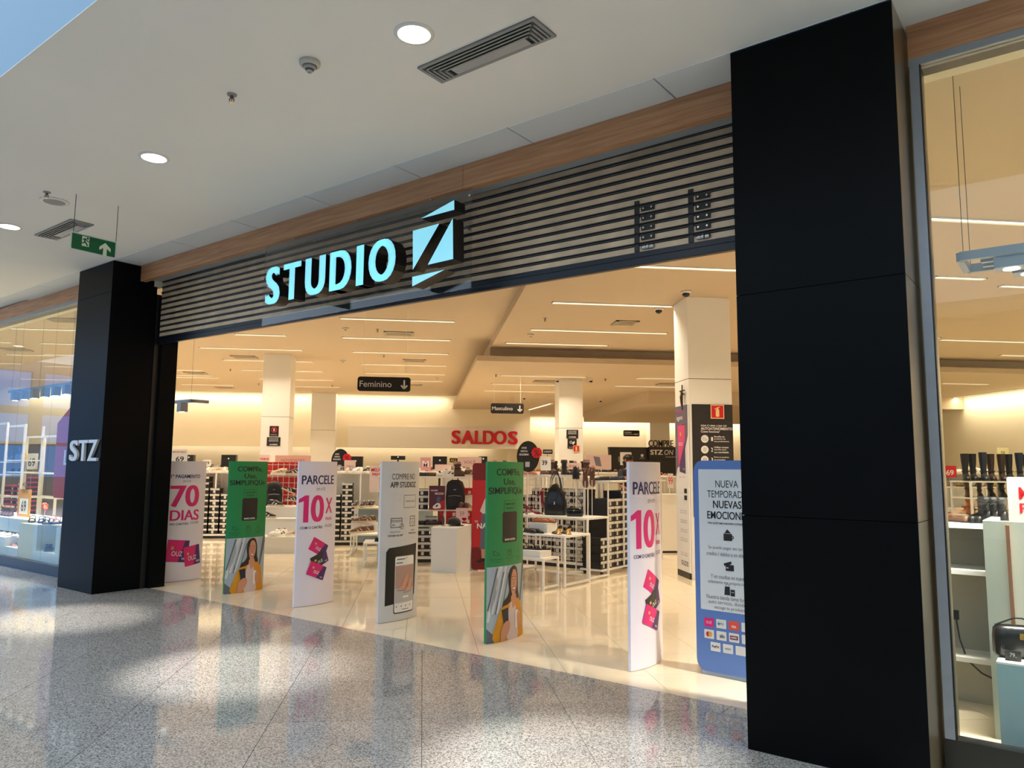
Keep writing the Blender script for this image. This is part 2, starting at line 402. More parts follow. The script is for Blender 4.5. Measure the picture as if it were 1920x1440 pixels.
# walls
zb = 2.33
wb = struct(MB().box(-20, 4.18, 29.5, 29.7, zb, ZL+.1).build('wall_back', CREAM))
struct(MB().box(4.0, 4.18, 29.7, 36, 0, ZL).build('wall_side', CREAM))
struct(MB().box(-20, 4.0, 36.0, 36.2, 0, ZL).build('wall_back', CREAM))
struct(MB().box(-20, 4.0, 29.7, 36.0, 2.75, 2.85).build('ceiling', STCEIL))
struct(MB().box(4.18, 16.8, 33.2, 33.4, 0, ZS).build('wall_back', CREAM))
struct(MB().box(16.6, 16.8, -8.6, 33.2, 0, ZS).build('wall_right', CREAM))
struct(MB().box(-20.2, -20, 26.6, 36, 0, ZL).build('wall_left', CREAM))
# columns ------------------------------------------------------------
def column(name, x0, x1, y0, y1, zt, zj, label):
    t = thing(name, label, 'column', ((x0+x1)/2, (y0+y1)/2, 0))
    a, b = (x1-x0)/2, (y1-y0)/2
    MB().box(-a, a, -b, b, 0, zj-.004).build('lower_cladding', WHITE, t, bevel=.004)
    MB().box(-a+.006, a-.006, -b+.006, b-.006, zj-.005, zj+.005).build('joint', DARKG, t)
    MB().box(-a, a, -b, b, zj+.004, zt).build('upper_cladding', WHITE, t, bevel=.004)
    return t
colA = column('store_column', 3.93, 4.60, 10.84, 11.46, ZR, 2.95, 'white clad square column with black self-service poster and red fire sign')
colB = column('store_column', -3.95, -3.28, 19.05, 19.7, ZL, 2.80, 'white square column with two small black notices above the sneaker tables')
colC = column('store_column', 3.44, 4.06, 19.0, 19.62, ZS, 2.62, 'white square column with two black notices and small red sign beside checkout')
colD = column('store_column', -4.2, -3.3, 29.0, 29.5, ZL, 2.95, 'shallow white column standing against the cream back wall')
colE = column('store_column', 10.0, 10.9, 32.6, 33.2, ZS, 2.5, 'narrow white column against the wall behind the black checkout')
# ================================================================== PILLARS AND SHOP FRONT
def pillar(s0, s1, joints, label, side):
    t = thing('storefront_pillar', label, 'pillar', W((s0+s1)/2, 4.45), RZ)
    a = (s1-s0)/2
    MB().box(-a+.01, a-.01, .012, .60, 0, ZC-.002).build('core', BLACKM, t)
    zs = [0]+joints+[ZC-.002]
    for k in range(len(zs)-1):
        MB().box(-a, a, 0, .011, zs[k]+.002, zs[k+1]-.002).build('front_panel', BLACKM, t)
        for q in (-1, 1):
            x = sorted((q*a, q*(a-.009)))
            MB().box(x[0], x[1], .011, .59, zs[k]+.002, zs[k+1]-.002).build('side_panel', CHAMP if (side == 'R' and q == 1) else BLACKM, t)
    return t
pL = pillar(-10.905, -9.93, [3.83], 'black clad storefront pillar carrying small silver letters', 'L')
pR = pillar(-1.67, -.735, [1.33, 2.66], 'broad plain black storefront pillar beside the boot window', 'R')
# letters on the pillar
SILVER = mat('satin_silver', (206, 207, 208), .35, metal=.15)
lt = thing('wall_letters', 'three small silver letters fixed to the black pillar', 'letters', W(-10.37, 4.45, 1.64), RZ)
for ch, u, w in (('S', -.27, .24), ('T', 0, .26), ('Z', .27, .26)):
    v, f = fit(ch, w, .27, bold=.05, extrude=.1)
    k = .045
    mb = MB(); mb.add([(x+u, -.016-(z*.15), y+.14) for x, y, z in v], f); mb.build('letter', SILVER, lt)
# inner jambs behind the shutter guides
for s0, s1, nm in ((-10.6, -9.87, 'slim black jamb post behind the lettered pillar'), (-1.72, -1.1, 'slim black jamb post behind the broad plain pillar')):
    j = thing('jamb_post', nm, 'post', W((s0+s1)/2, 5.24), RZ); a = (s1-s0)/2
    MB().box(-a, a, -.11, .11, 0, 3.9).build('post_cladding', BLACKM, j)
    q = 1 if s0 < -5 else -1
    MB().box(*sorted((q*(a-.06), q*(a-.12))), -.19, -.12, 0, 3.9).build('guide_channel', BLACKP, j)
# roller shutter -----------------------------------------------------
sh = thing('roller_shutter', 'half-rolled dark slatted roller shutter above the shop entrance', 'shutter', W(-5.8, 5.1, 3.18), RZ)
sh.rotation_euler = (0, math.radians(.5), RZ)
SLAT = mat('shutter_slat_brown', (222, 196, 164), .42, metal=.1, noise=.16, scale=5)
PIT = .0765
for k in range(13):
    z0 = .105+PIT*k
    L = 4.1
    mb = MB(); mb.hexa([(-L, -.004, z0), (L, -.004, z0), (L, .004, z0), (-L, .004, z0)], [(-L, -.002, z0+PIT-.014), (L, -.002, z0+PIT-.014), (L, .006, z0+PIT-.014), (-L, .006, z0+PIT-.014)])
    sl = mb.build('slat', SLAT, sh)
    mb = MB(); mb.cyl((-L, -.008, z0+PIT-.008), (L, -.008, z0+PIT-.008), .0085, seg=8); mb.cyl((-L, -.004, z0+PIT-.024), (L, -.004, z0+PIT-.024), .0045, seg=6)
    mb.build('slat_hinge', DARKM, sl)
mb = MB(); mb.box(-4.1, 4.1, -.025, .025, 0, .06); mb.box(-4.1, 4.1, -.018, .018, .06, .105)
mb.build('bottom_rail', DARKM, sh, bevel=.004)
for xs, ks in ((FN(1215, 400, 5.1).x+5.8, range(5)), (FN(1318, 380, 5.1).x+5.8, range(5))):
    MB().box(xs-.115, xs-.075, -.012, -.003, .11, .11+PIT*5.3).build('rubber_strip', BLACKP, sh)
    for k in ks:
        z = .105+PIT*(k+.42)
        if k == 0:
            mb = MB(); mb.ball((xs-.03, -.014, z), .03, .012, .018); mb.ball((xs+.03, -.014, z), .03, .012, .018); mb.ball((xs, -.016, z), .02, .016, .02); mb.build('latch', STEEL, sh, smooth=True); continue
        b = MB().box(xs-.055, xs+.055, -.016, -.004, z-.018, z+.018).build('bracket', BLACKP, sh)
        for q in (-.034, .034): MB().cyl((xs+q, -.022, z), (xs+q, -.014, z), .008, seg=8).build('bolt', STEEL, b)
# hanging store sign ---------------------------------------------------
FACE = mat('sky_sheen_sign_face', (150, 226, 244), .3, emit=.62, emitc=(142, 222, 242))  # pale blue emission stands in for sky mirrored in the letter faces
sg = thing('store_sign', 'clear hanging sign plate with pale blue block letters and logo, sky sheen painted in', 'sign', W(-5.64, 4.82, 3.13), RZ)
MB().box(-1.51, 1.505, -.006, .006, .0, .885).build('clear_plate', PLATE, sg)
NF = 4.635
def sl(px, py):
    q = FN(px, py, NF); return q.x+5.64, q.z-3.13
def ext(shape2, name, lab=None):
    vs, fs = shape2
    n = len(vs)
    mb = MB()
    if len(fs) == 1:
        mb.prism([(v[0], v[1]) for v in vs], lambda u, v: Vector((u, NF-4.82+.002, v)), lambda u, v: Vector((u, -.045, v)))
    else: mb.add([(v[0], NF-4.82+.07-(v[2]), v[1]) for v in vs], fs)
    return mb.build(name, BLACKP, sg)
letters = (('S', 497, 524), ('T', 530, 563), ('U', 571, 609), ('D', 617, 658), ('I', 667, 681), ('O', 690, 741))
for ch, x0, x1 in letters:
    a = FN(x0, 562-(x0-497)*.164, NF); b = FN(x1, 562-(x1-497)*.164, NF)
    base = 3.29; h = .385; wdt = abs(b.x-a.x)
    uc = (a.x+b.x)/2+5.64; vc = base+h/2-3.13
    hh = h*(1.03 if ch in 'SO' else 1)
    v, f = fit(ch, wdt, hh, bold=.085 if ch != 'I' else .02, extrude=.0675)
    p = ext(shift((v, f), uc, vc), 'letter')
    v, f = fit(ch, wdt, hh, bold=.085 if ch != 'I' else .02)
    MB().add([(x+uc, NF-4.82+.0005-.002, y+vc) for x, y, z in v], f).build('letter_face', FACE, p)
def cp(x, y): return sl(480+x/4.3636, 340+y/4.3636)
for tri in (((1350, 305), (1622, 232), (1622, 152)), ((1283, 405), (1283, 725), (1500, 345)), ((1610, 302), (1405, 683), (1613, 635)), ((1278, 782), (1278, 860), (1545, 722))):
    pts = [cp(*t) for t in tri]
    p = ext(poly2d(pts), 'logo_piece')
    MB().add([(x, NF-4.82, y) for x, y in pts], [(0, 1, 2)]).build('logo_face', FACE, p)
for u, v in ((1.49, .52), (-1.49, .52), (1.49, .82), (-1.49, .82)): MB().cyl((u, -.02, v), (u, 0, v), .011, seg=10).build('standoff', STEEL, sg)
for u in (-1.0, 0, 1.0): MB().box(u-.02, u+.02, -.004, .004, .885, .90).build('hanger', STEEL, sg)
# display windows ----------------------------------------------------
def window(name, s0, s1, mull, sill_h):
    w = struct(empty(name, W(0, 4.8), RZ))
    MB().box(s0, s1, 0, .10, 0, sill_h).build('plinth', BLACKP if False else mat('black_granite', (16, 16, 17), .3), w)
    MB().box(s0, s1, 0, .07, 3.985, 4.03).build('head_frame', ALU, w)
    for a in mull: MB().box(a, a+.05, 0, .07, sill_h, 3.985).build('mullion', ALU, w)
    return w
wl1 = window('window_1', -24, -10.9, [-24, -10.98], .15)
gl = [-23.95, -18.9, -17.62, -16.34, -15.06, -13.78, -12.5, -10.98]
for i in range(len(gl)-1): MB().box(gl[i]+.003, gl[i+1]-.003, .03, .04, .15, 3.985).build('pane', PANE, wl1)
wl2 = window('window_2', -.72, 4.0, [-.715, 3.9], .17)
for a, b in ((-.665, 1.2), (1.206, 3.9)): MB().box(a, b, .03, .04, .17, 3.985).build('pane', PANE, wl2)
MB().box(-.664, -.657, .0, .028, .17, 3.985).build('gasket', BLACKP, wl2)
# inner reveal of the right window: champagne strip then the wall end
MB().box(-.80, -.664, .09, .16, 0, 4.0).build('inner_reveal', CHAMP, wl2)
# ================================================================== CEILING FIXTURES AND LIGHT
WARM = (1.0, .84, .63)
DIFF = mat('light_diffuser', (255, 244, 222), .4, emit=2.2, emitc=(255, 240, 212))
DIFD = mat('light_reflector', (226, 214, 190), .25, metal=.3)
POWER = 38.0
def linear(p, q, zc, label, group, power=POWER, lit=(0.0, 1.0), w=.10, tilt=None):
    L = (q-p).length; ang = math.atan2(q.y-p.y, q.x-p.x)
    t = thing('linear_light', label, 'light', ((p.x+q.x)/2, (p.y+q.y)/2, zc), ang, group)
    h = L/2
    mb = MB(); mb.box(-h, h, -w/2, -w/2+.012, -.02, .0); mb.box(-h, h, w/2-.012, w/2, -.02, .0); mb.box(-h, -h+.012, -w/2, w/2, -.02, 0); mb.box(h-.012, h, -w/2, w/2, -.02, 0)
    mb.build('trim_frame', WHITE, t)
    MB().box(-h+.012, h-.012, -w/2+.012, w/2-.012, -.004, -.001).build('reflector', DIFD, t)
    MB().box(-h+.02+L*lit[0], -h-.02+L*lit[1], -.022, .022, -.013, -.005).build('tube', DIFF, t)
    ld = bpy.data.lights.new('lamp', 'AREA'); ld.shape = 'RECTANGLE'; ld.size = L*.95; ld.size_y = .07; ld.energy = power; ld.color = WARM
    lo = bpy.data.objects.new('lamp', ld); COL.objects.link(lo); lo.parent = t; lo.location = (0, 0, -.03)
    if tilt is None: ld.spread = math.radians(118)      # louvred fitting
    else: lo.rotation_euler = (math.radians(tilt), 0, 0)
    return t
G1 = 'recessed linear lights of the store ceiling'
def lpx(x0, y0, x1, y1, zc, label, lit=(0, 1), power=POWER):
    p = FZ(x0, y0, zc); q = FZ(x1, y1, zc); q.y = p.y
    if zc == ZS and q.x > SLABX and p.y > SLABY: return
    linear(p, q, zc, label, G1, power, lit)
_q = FZ(1216, 757, 3.5); SLABX, SLABY = _q.x-.2, _q.y-.2
la = 'slim recessed linear light in the flat store ceiling ahead of the back wall'
for a in ((637, 596, 853, 603), (641, 632, 845, 638), (660, 659, 841, 664), (675, 682, 838, 686), (685, 699, 834, 703), (694, 712, 830, 717),
          (373, 651, 567, 656), (418, 674, 589, 679), (452, 693, 608, 697), (485, 710, 625, 713), (505, 723, 637, 726), (440, 626, 538, 629),
          (230, 691, 375, 692), (300, 706, 410, 708), (340, 720, 440, 722), (20, 615, 145, 617), (75, 643, 145, 645), (10, 664, 100, 666), (82, 686, 140, 687), (0, 641, 22, 642)):
    lpx(*a, ZL, la if a[0] > 200 else 'slim recessed linear light seen through the left display window')
lb = 'slim recessed linear light beside the white column with the poster'
for a in ((1035, 566, 1262, 573), (995, 617, 1250, 625), (948, 642, 1140, 647), (1180, 497, 1400, 506), (1752, 518, 1840, 524), (1762, 636, 1925, 643), (1875, 665, 1925, 668)):
    lpx(*a, ZR, lb if a[0] < 1500 else 'slim recessed linear light seen through the boot window')
lc = 'slim recessed linear light in the dropped ceiling slab'
for a in ((937, 703, 1100, 706), (920, 719, 1045, 723), (908, 732, 1040, 736), (1192, 708, 1330, 710), (1153, 723, 1330, 726), (1122, 737, 1330, 740), (1095, 748, 1200, 750), (1100, 754, 1160, 756), (1765, 718, 1840, 722)):
    lpx(*a, ZS, lc)
for x, y in ((6.0, 7.0), (9.0, 9.5), (12.5, 12.0), (9, 13.5), (14, 8), (11, 5.5), (6.2, 4.6)):  # unseen fittings added to light the boot window side
    linear(Vector((x-1, y, 0)), Vector((x+1, y, 0)), ZR, 'added out-of-view linear light over the boot racks right of poster column', G1)
for x, y in ((-7.5, 24), (-8.5, 20), (-12, 22), (-12, 26), (-14, 18)):  # hidden fittings added to carry the store light past the pillar
    linear(Vector((x-1, y, 0)), Vector((x+1, y, 0)), ZL, 'added out-of-view linear light behind the black lettered pillar', G1)
# slanted bright strip and wall washers
linear(FY(992, 768, 29.2), FY(1033, 744, 26.2), ZS, 'bright diagonal linear light at the edge of the dropped ceiling', G1, 30, w=.14)
linear(Vector((-15, 29.2, 0)), Vector((1.3, 29.2, 0)), ZL, 'long continuous cove light washing the cream back wall', 'wall washers', 120, tilt=10)
linear(Vector((4.3, 32.8, 0)), Vector((16.2, 32.8, 0)), ZS, 'long cove light washing the wall behind the checkout', 'wall washers', 125, tilt=10)
linear(Vector((16.3, 16.2, 0)), Vector((16.3, 29.5, 0)), ZS, 'long cove light washing the right side wall', 'wall washers', 170, tilt=-12)
linear(Vector((16.3, 4, 0)), Vector((16.3, 15.6, 0)), ZR, 'cove light on the right wall before the dropped ceiling', 'wall washers', 150, tilt=-12)
for x in (-8, -4.7, -1.6, .8, 3.2):
    linear(Vector((x-.3, 31.2, 0)), Vector((x+.3, 31.2, 0)), 2.75, 'short twin light under the low ceiling of the sale room', 'sale room lights', 14)
linear(Vector((-14, 35.6, 0)), Vector((3.6, 35.6, 0)), 2.75, 'long cove light at the rear wall of the sale room', 'wall washers', 60, tilt=15)
# cove light lying on the ledge of the dropped ceiling
# mall downlights -----------------------------------------------------
LENS = mat('downlight_lens', (255, 252, 244), .4, emit=6.0, emitc=(255, 248, 236))
for k, (s, lb_) in enumerate(((3.1, 0), (0, 0), (-3.136, 1), (-6.269, 1), (-9.45, 1), (-12.6, 0), (-15.8, 0), (-19, 0), (-22, 0))):
    t = thing('downlight', 'round recessed downlight in the smooth mall ceiling', 'light', W(s, 3.087, ZC), RZ, 'mall downlights')
    mb = MB()
    a = [(0.125*math.cos(2*math.pi*i/32), .125*math.sin(2*math.pi*i/32), -.004) for i in range(32)]
    b = [(0.10*math.cos(2*math.pi*i/32), .10*math.sin(2*math.pi*i/32), -.010) for i in range(32)]
    c = [(0.125*math.cos(2*math.pi*i/32), .125*math.sin(2*math.pi*i/32), 0) for i in range(32)]
    mb.loft([c, a, b], cap=False); mb.build('ring', WHITE, t, smooth=True)
    MB().cyl((0, 0, -.008), (0, 0, -.002), .1, seg=32).build('lens', LENS, t)
    ld = bpy.data.lights.new('lamp', 'SPOT'); ld.energy = 1500; ld.spot_size = math.radians(27); ld.spot_blend = .8; ld.color = (1, .93, .84); ld.shadow_soft_size = .09
    lo = bpy.data.objects.new('lamp', ld); COL.objects.link(lo); lo.parent = t; lo.location = (0, 0, -.02); lo.rotation_euler = (math.radians(7), math.radians(-11), 0)
    ld = bpy.data.lights.new('lamp', 'SPOT'); ld.energy = 110; ld.spot_size = math.radians(150); ld.spot_blend = 1; ld.color = (1, .93, .84); ld.shadow_soft_size = .09
    lo = bpy.data.objects.new('lamp', ld); COL.objects.link(lo); lo.parent = t; lo.location = (0, 0, -.02)
# slotted vents of the mall ceiling
def slot_vent(sc, label, L=.95):
    t = thing('ceiling_vent', label, 'vent', W(sc, 3.5, ZC), RZ, 'slotted mall ceiling vents')
    h = L/2; g = .12
    MB().box(-h, h, -g, g, -.004, .0).build('backing', BLACKP, t)
    mb = MB(); e = .022
    mb.box(-h, h, -g, -g+e, -.014, -.003); mb.box(-h, h, g-e, g, -.014, -.003); mb.box(-h, -h+e, -g+e, g-e, -.014, -.003); mb.box(h-e, h, -g+e, g-e, -.014, -.003)
    mb.build('frame', GREYP, t)
    for k in range(4):
        i = e+.012+k*.03
        y0 = -g+i; x0 = -h+i; x1 = h-i
        mb = MB(); mb.hexa([(x0, y0, -.016), (x1, y0, -.016), (x1, y0+.014, -.016), (x0, y0+.014, -.016)], [(x0, y0+.008, -.004), (x1, y0+.008, -.004), (x1, y0+.022, -.004), (x0, y0+.022, -.004)])
        mb.box(x0-.002, x0+.012, y0, g-e, -.016, -.004); mb.box(x1-.012, x1+.002, y0, g-e, -.016, -.004)
        mb.build('louvre', GREYP, t)
    MB().box(-h+.17, h-.17, .015, g-e, -.012, -.004).build('blank_plate', mat('vent_plate', (176, 180, 184), .4, metal=.3), t)
    return t
slot_vent(-2.92, 'long white slotted air vent beside the nearest mall downlight'); slot_vent(-9.08, 'slotted air vent in mall ceiling behind the green exit sign')
# smoke detector
q = FZ(581, 116, ZC); t = thing('smoke_detector', 'round white smoke detector with dark slotted cone on mall ceiling', 'detector', q)
def rings(prof, seg=24): return [[(r*math.cos(2*math.pi*i/seg), r*math.sin(2*math.pi*i/seg), z) for i in range(seg)] for r, z in prof]
MB().loft(rings([(.066, 0), (.068, -.012), (.064, -.026), (.05, -.03)])).build('base', BEIGE, t, smooth=True)
for k in range(4): MB().loft(rings([(.046-.009*k, -.031-.012*k), (.044-.009*k, -.037-.012*k)])).build('vent_ring', DARKG if k % 2 == 0 else BEIGE, t)
MB().loft(rings([(.05, -.028), (.012, -.075), (.004, -.08)])).build('cone', GREYP, t)
def sprinkler(p, zc, label, group, s=1.0):
    t = thing('sprinkler', label, 'sprinkler', (p.x, p.y, zc), 0, group); t.scale = (s, s, s)
    MB().loft(rings([(.035, 0), (.033, -.008), (.012, -.012)], 16)).build('escutcheon', GREYP, t)
    mb = MB(); mb.cyl((0, 0, -.01), (0, 0, -.03), .012, seg=10); mb.tube([(-.012, 0, -.03), (-.016, 0, -.045), (-.006, 0, -.06)], .004); mb.tube([(.012, 0, -.03), (.016, 0, -.045), (.006, 0, -.06)], .004); mb.cyl((0, 0, -.03), (0, 0, -.06), .003)
    mb.build('frame_arms', mat('tarnished_brass', (110, 92, 78), .35, metal=.8), t)
    MB().cyl((0, 0, -.06), (0, 0, -.064), .022, seg=12).build('deflector', STEEL, t)
sprinkler(FZ(435, 177, ZC), ZC, 'small metal sprinkler head in mall ceiling next to the smoke detector', None)
sprinkler(FZ(88, 360, ZC), ZC, 'small metal sprinkler head beside the round ceiling speaker', None)
gs = 'sprinklers of the store ceiling'
for x, y, z in ((1022, 596, ZR), (708, 617, ZL), (720, 666, ZL), (500, 706, ZL), (432, 692, ZL), (485, 719, ZL), (623, 722, ZL), (930, 702, ZS), (1135, 710, ZS), (1843, 725, ZR)):
    sprinkler(FZ(x, y, z), z, 'tiny sprinkler head under the warm lit store ceiling', gs)
# round speaker and cap
q = FZ(102, 377, ZC); t = thing('ceiling_speaker', 'flat round white ceiling speaker in the mall ceiling', 'speaker', q)
MB().loft(rings([(.13, 0), (.13, -.008), (.112, -.012)], 32)).build('rim', WHITE, t, smooth=True); MB().loft(rings([(.112, -.006), (.1, -.0125)], 32)).build('grille', GREYP, t)
# exit sign
r0 = FZ(143, 364, ZC); r1 = FZ(222, 386, ZC)
tl = FV(138, 432, r0); tr = FV(220, 456, r1); bl = FV(136, 468, r0); brr = FV(217, 484, r1)
zt = (tl.z+tr.z)/2; zb_ = (bl.z+brr.z)/2
t = thing('exit_sign', 'green hanging exit sign with white running figure and arrow', 'sign', (r0.x, r0.y, zb_), math.atan2(r1.y-r0.y, r1.x-r0.x))
L = math.hypot(r1.x-r0.x, r1.y-r0.y); hs = zt-zb_
MB().box(-.025, L+.01, -.003, .003, 0, hs).build('clear_back', mat('pale_acrylic', (205, 215, 208), .2), t)
sf = Flat((0, -.003, 0), (1, 0, 0)); GR = mat('exit_green', (0, 96, 52), .4); PALE = mat('glow_white', (222, 228, 204), .5)
pr(t, sf, rect(-.012, L-.004, .008, hs-.012), GR, 'green_face')
def EX(x, y): return (-.012+(x-560)/(1140-560)*(L+.008), hs*.5+(850-y)/250*hs*.86)
dr = [EX(680, 752), EX(795, 752), EX(795, 935), EX(680, 935)]
pr(t, sf, poly2d([EX(690, 740), EX(690, 905), EX(785, 905), EX(785, 740)][::-1]), PALE, 'door_pictogram', 2)
pr(t, sf, joinp(poly_line([EX(700, 800), EX(735, 775), EX(715, 855), EX(660, 865)], .012), poly_line([EX(735, 780), EX(765, 815), EX(790, 815)], .010), poly_line([EX(725, 820), EX(765, 890)], .014), disc2d(*EX(762, 765), .011)), GR, 'running_figure', 3)
ax, ay = EX(1000, 870)
pr(t, sf, joinp(poly2d([(ax-.055, ay+.01), (ax-.055, ay-.025), (ax-.018, ay+.004), (ax-.018, ay-.075), (ax+.018, ay-.075), (ax+.018, ay+.004), (ax+.055, ay-.025), (ax+.055, ay+.01), (ax, ay+.06)])), PALE, 'arrow', 2)
for x in (0, L): MB().cyl((x, 0, hs), (x, 0, ZC-zb_), .003, seg=6).build('rod', DARKG, t)
# store ceiling diffusers, cameras, detectors
VG = mat('vent_grey', (178, 166, 144), .5)
def diffuser(px, py, zc, label, group, w=.6, d=.45):
    p = FZ(px, py, zc); t = thing('air_diffuser', label, 'vent', p, 0, group)
    MB().box(-w/2, w/2, -d/2, d/2, -.006, 0).build('backing', DARKG, t)
    e = .05
    MB().box(-w/2, w/2, -d/2, -d/2+e, -.016, 0).box(-w/2, w/2, d/2-e, d/2, -.016, 0).box(-w/2, -w/2+e, -d/2, d/2, -.016, 0).box(w/2-e, w/2, -d/2, d/2, -.016, 0).build('frame', VG, t)
    for k in range(6):
        y = -d/2+e+.02+k*(d-2*e)/6; MB().box(-w/2+e, w/2-e, y, y+.03, -.012, -.004).build('blade', VG, t)
gd = 'air diffusers of the store ceiling'
for x, y, z in ((748, 625, ZL), (777, 676, ZL), (458, 669, ZL), (367, 699, ZL), (422, 727, ZL), (775, 722, ZL), (30, 655, ZL), (120, 600, ZL)): diffuser(x, y, z, 'small louvred air diffuser in flat store ceiling', gd)
diffuser(1172, 605, ZR, 'square louvred air diffuser near the dome camera', gd, .42, .42)
for x, y in ((1022, 715), (1254, 720)): diffuser(x, y, ZS, 'small louvred air diffuser in the dropped ceiling slab', gd)
def dome(px, py, zc, label, group=None, s=1.0):
    p = FZ(px, py, zc); t = thing('dome_camera', label, 'camera', p, 0, group)
    MB().loft(rings([(.075*s, 0), (.075*s, -.03*s), (.06*s, -.035*s)], 16)).build('housing', WHITE, t, smooth=True)
    MB().loft(rings([(.058*s, -.032*s), (.054*s, -.06*s), (.035*s, -.082*s), (.01*s, -.09*s)], 16)).build('dome', mat('smoked_dome', (30, 28, 28), .08), t, smooth=True)
dome(1286, 546, ZR, 'white dome camera with smoked bubble at the top of the poster column')
dome(1235, 578, ZR, 'small dome camera hanging free in store ceiling near the poster column')
for x, y in ((1046, 712), (1108, 712), (1126, 750), (983, 745)): dome(x, y, ZS, 'dark dome camera under the dropped ceiling slab', 'dome cameras under dropped slab', .8)
for x, y, z, lb_ in ((995, 627, ZR, 'small round ceiling detector beside a linear light of the store'), (643, 676, ZL, 'small round ceiling detector left of the women section sign'), (648, 615, ZL, 'flat round ceiling speaker just inside the shutter'), (820, 708, ZL, 'small red lit ceiling detector near the back wall')):
    t = thing('ceiling_detector', lb_, 'detector', FZ(x, y, z)); MB().loft(rings([(.07, 0), (.07, -.02), (.04, -.035)], 16)).build('base', BEIGE, t, smooth=True); MB().loft(rings([(.03, -.033), (.025, -.05)], 12)).build('sensor', GREYP if '708' not in lb_ else DARKG, t)
# ================================================================== CURVED TOTEMS AT THE ENTRANCE
GREEN = mat('print_green', (24, 138, 78), .45); NAVY = mat('print_navy', (44, 34, 84), .5); MAG = mat('print_magenta', (224, 30, 120), .45)
LILAC = mat('print_lilac_white', (236, 230, 242), .5); GREYW = mat('print_grey_white', (216, 214, 216), .5); INK = mat('print_ink', (28, 26, 26), .5); DGREEN = mat('print_dark_green', (8, 30, 20), .5)
GREYT = mat('print_grey_text', (120, 114, 122), .5); PURP = mat('print_purple', (74, 44, 108), .45); PWHITE = mat('print_white', (240, 238, 236), .5); GOLD = mat('print_gold', (226, 168, 70), .4)
SKIN = mat('print_skin', (206, 148, 118), .5); HAIR = mat('print_hair', (48, 32, 28), .5); YEL = mat('print_yellow', (214, 148, 28), .5); PINKT = mat('print_pale_pink', (214, 196, 194), .5)
BGB = mat('print_blue_grey', (168, 184, 194), .5); BGD = mat('print_dark_streak', (96, 104, 112), .5); BGL = mat('print_light_streak', (214, 218, 220), .5); TEETH = mat('print_teeth', (244, 236, 230), .5); LIPS = mat('print_lips', (170, 70, 70), .5)
PHONE = mat('print_phone', (30, 36, 52), .4); LGREY = mat('print_light_grey', (190, 188, 190), .5); ROSE = mat('print_rose', (186, 150, 140), .5); PINK = mat('print_pink', (232, 62, 132), .45); RED = mat('print_red', (214, 22, 34), .45); REDD = mat('print_dark_red', (118, 22, 28), .5)
BW, BH, SAG = .56, 1.66, .05
class Bent:
    curved = True; lo = -BW/2; hi = BW/2; step = .04
    def __call__(s, u, v, d):
        u = max(-BW/2, min(BW/2, u)); t = 2*u/BW
        x = SAG*(1-t*t)+.012; nx = 1.0; ny = 4*SAG*t/BW; L = math.hypot(nx, ny)
        return Vector((x+d*nx/L, u+d*ny/L, v))
BENT = Bent()
def totem(s, body, label):
    t = thing('security_gate_totem', label, 'totem', W(s, 5.775), RZ)
    N = 14; us = [-BW/2+BW*i/N for i in range(N+1)]
    fr = [BENT(u, 0, 0) for u in us]; bk = [Vector((-p.x, p.y, 0)) for p in fr]
    mb = MB(); ring = [(p.x, p.y) for p in fr]+[(p.x, p.y) for p in reversed(bk)]
    mb.loft([[(x, y, .004) for x, y in ring], [(x, y, BH-.004) for x, y in ring]], cap=True)
    o = mb.build('curved_cover', body, t)
    mb = MB(); mb.box(-.03, .03, -BW/2+.16, BW/2-.16, 0, .02); mb.build('base_plate', GREYP, t)
    return t
def T(t): return BH*(1-t)
def Uf(f): return (f-.5)*BW
def Uc(f): return (f-.555)*BW
def icon_shoe(u, v, k): return poly_line([(u-.5*k, v+.35*k), (u-.4*k, v-.2*k), (u+.5*k, v-.25*k), (u+.5*k, v-.1*k), (u+.1*k, v+.05*k), (u-.1*k, v+.3*k), (u-.3*k, v+.2*k), (u-.5*k, v+.35*k)], .05*k)
def icon_box(u, v, k): return joinp(frame2d(u-.4*k, u+.4*k, v-.35*k, v+.35*k, .05*k), line2d((u-.4*k, v+.12*k), (u+.4*k, v+.12*k), .05*k), line2d((u, v+.1*k), (u, v-.1*k), .05*k))
def icon_tag(u, v, k): return poly_line([(u-.1*k, v+.4*k), (u+.3*k, v+.2*k), (u+.15*k, v-.35*k), (u-.3*k, v-.1*k), (u-.1*k, v+.4*k)], .05*k)
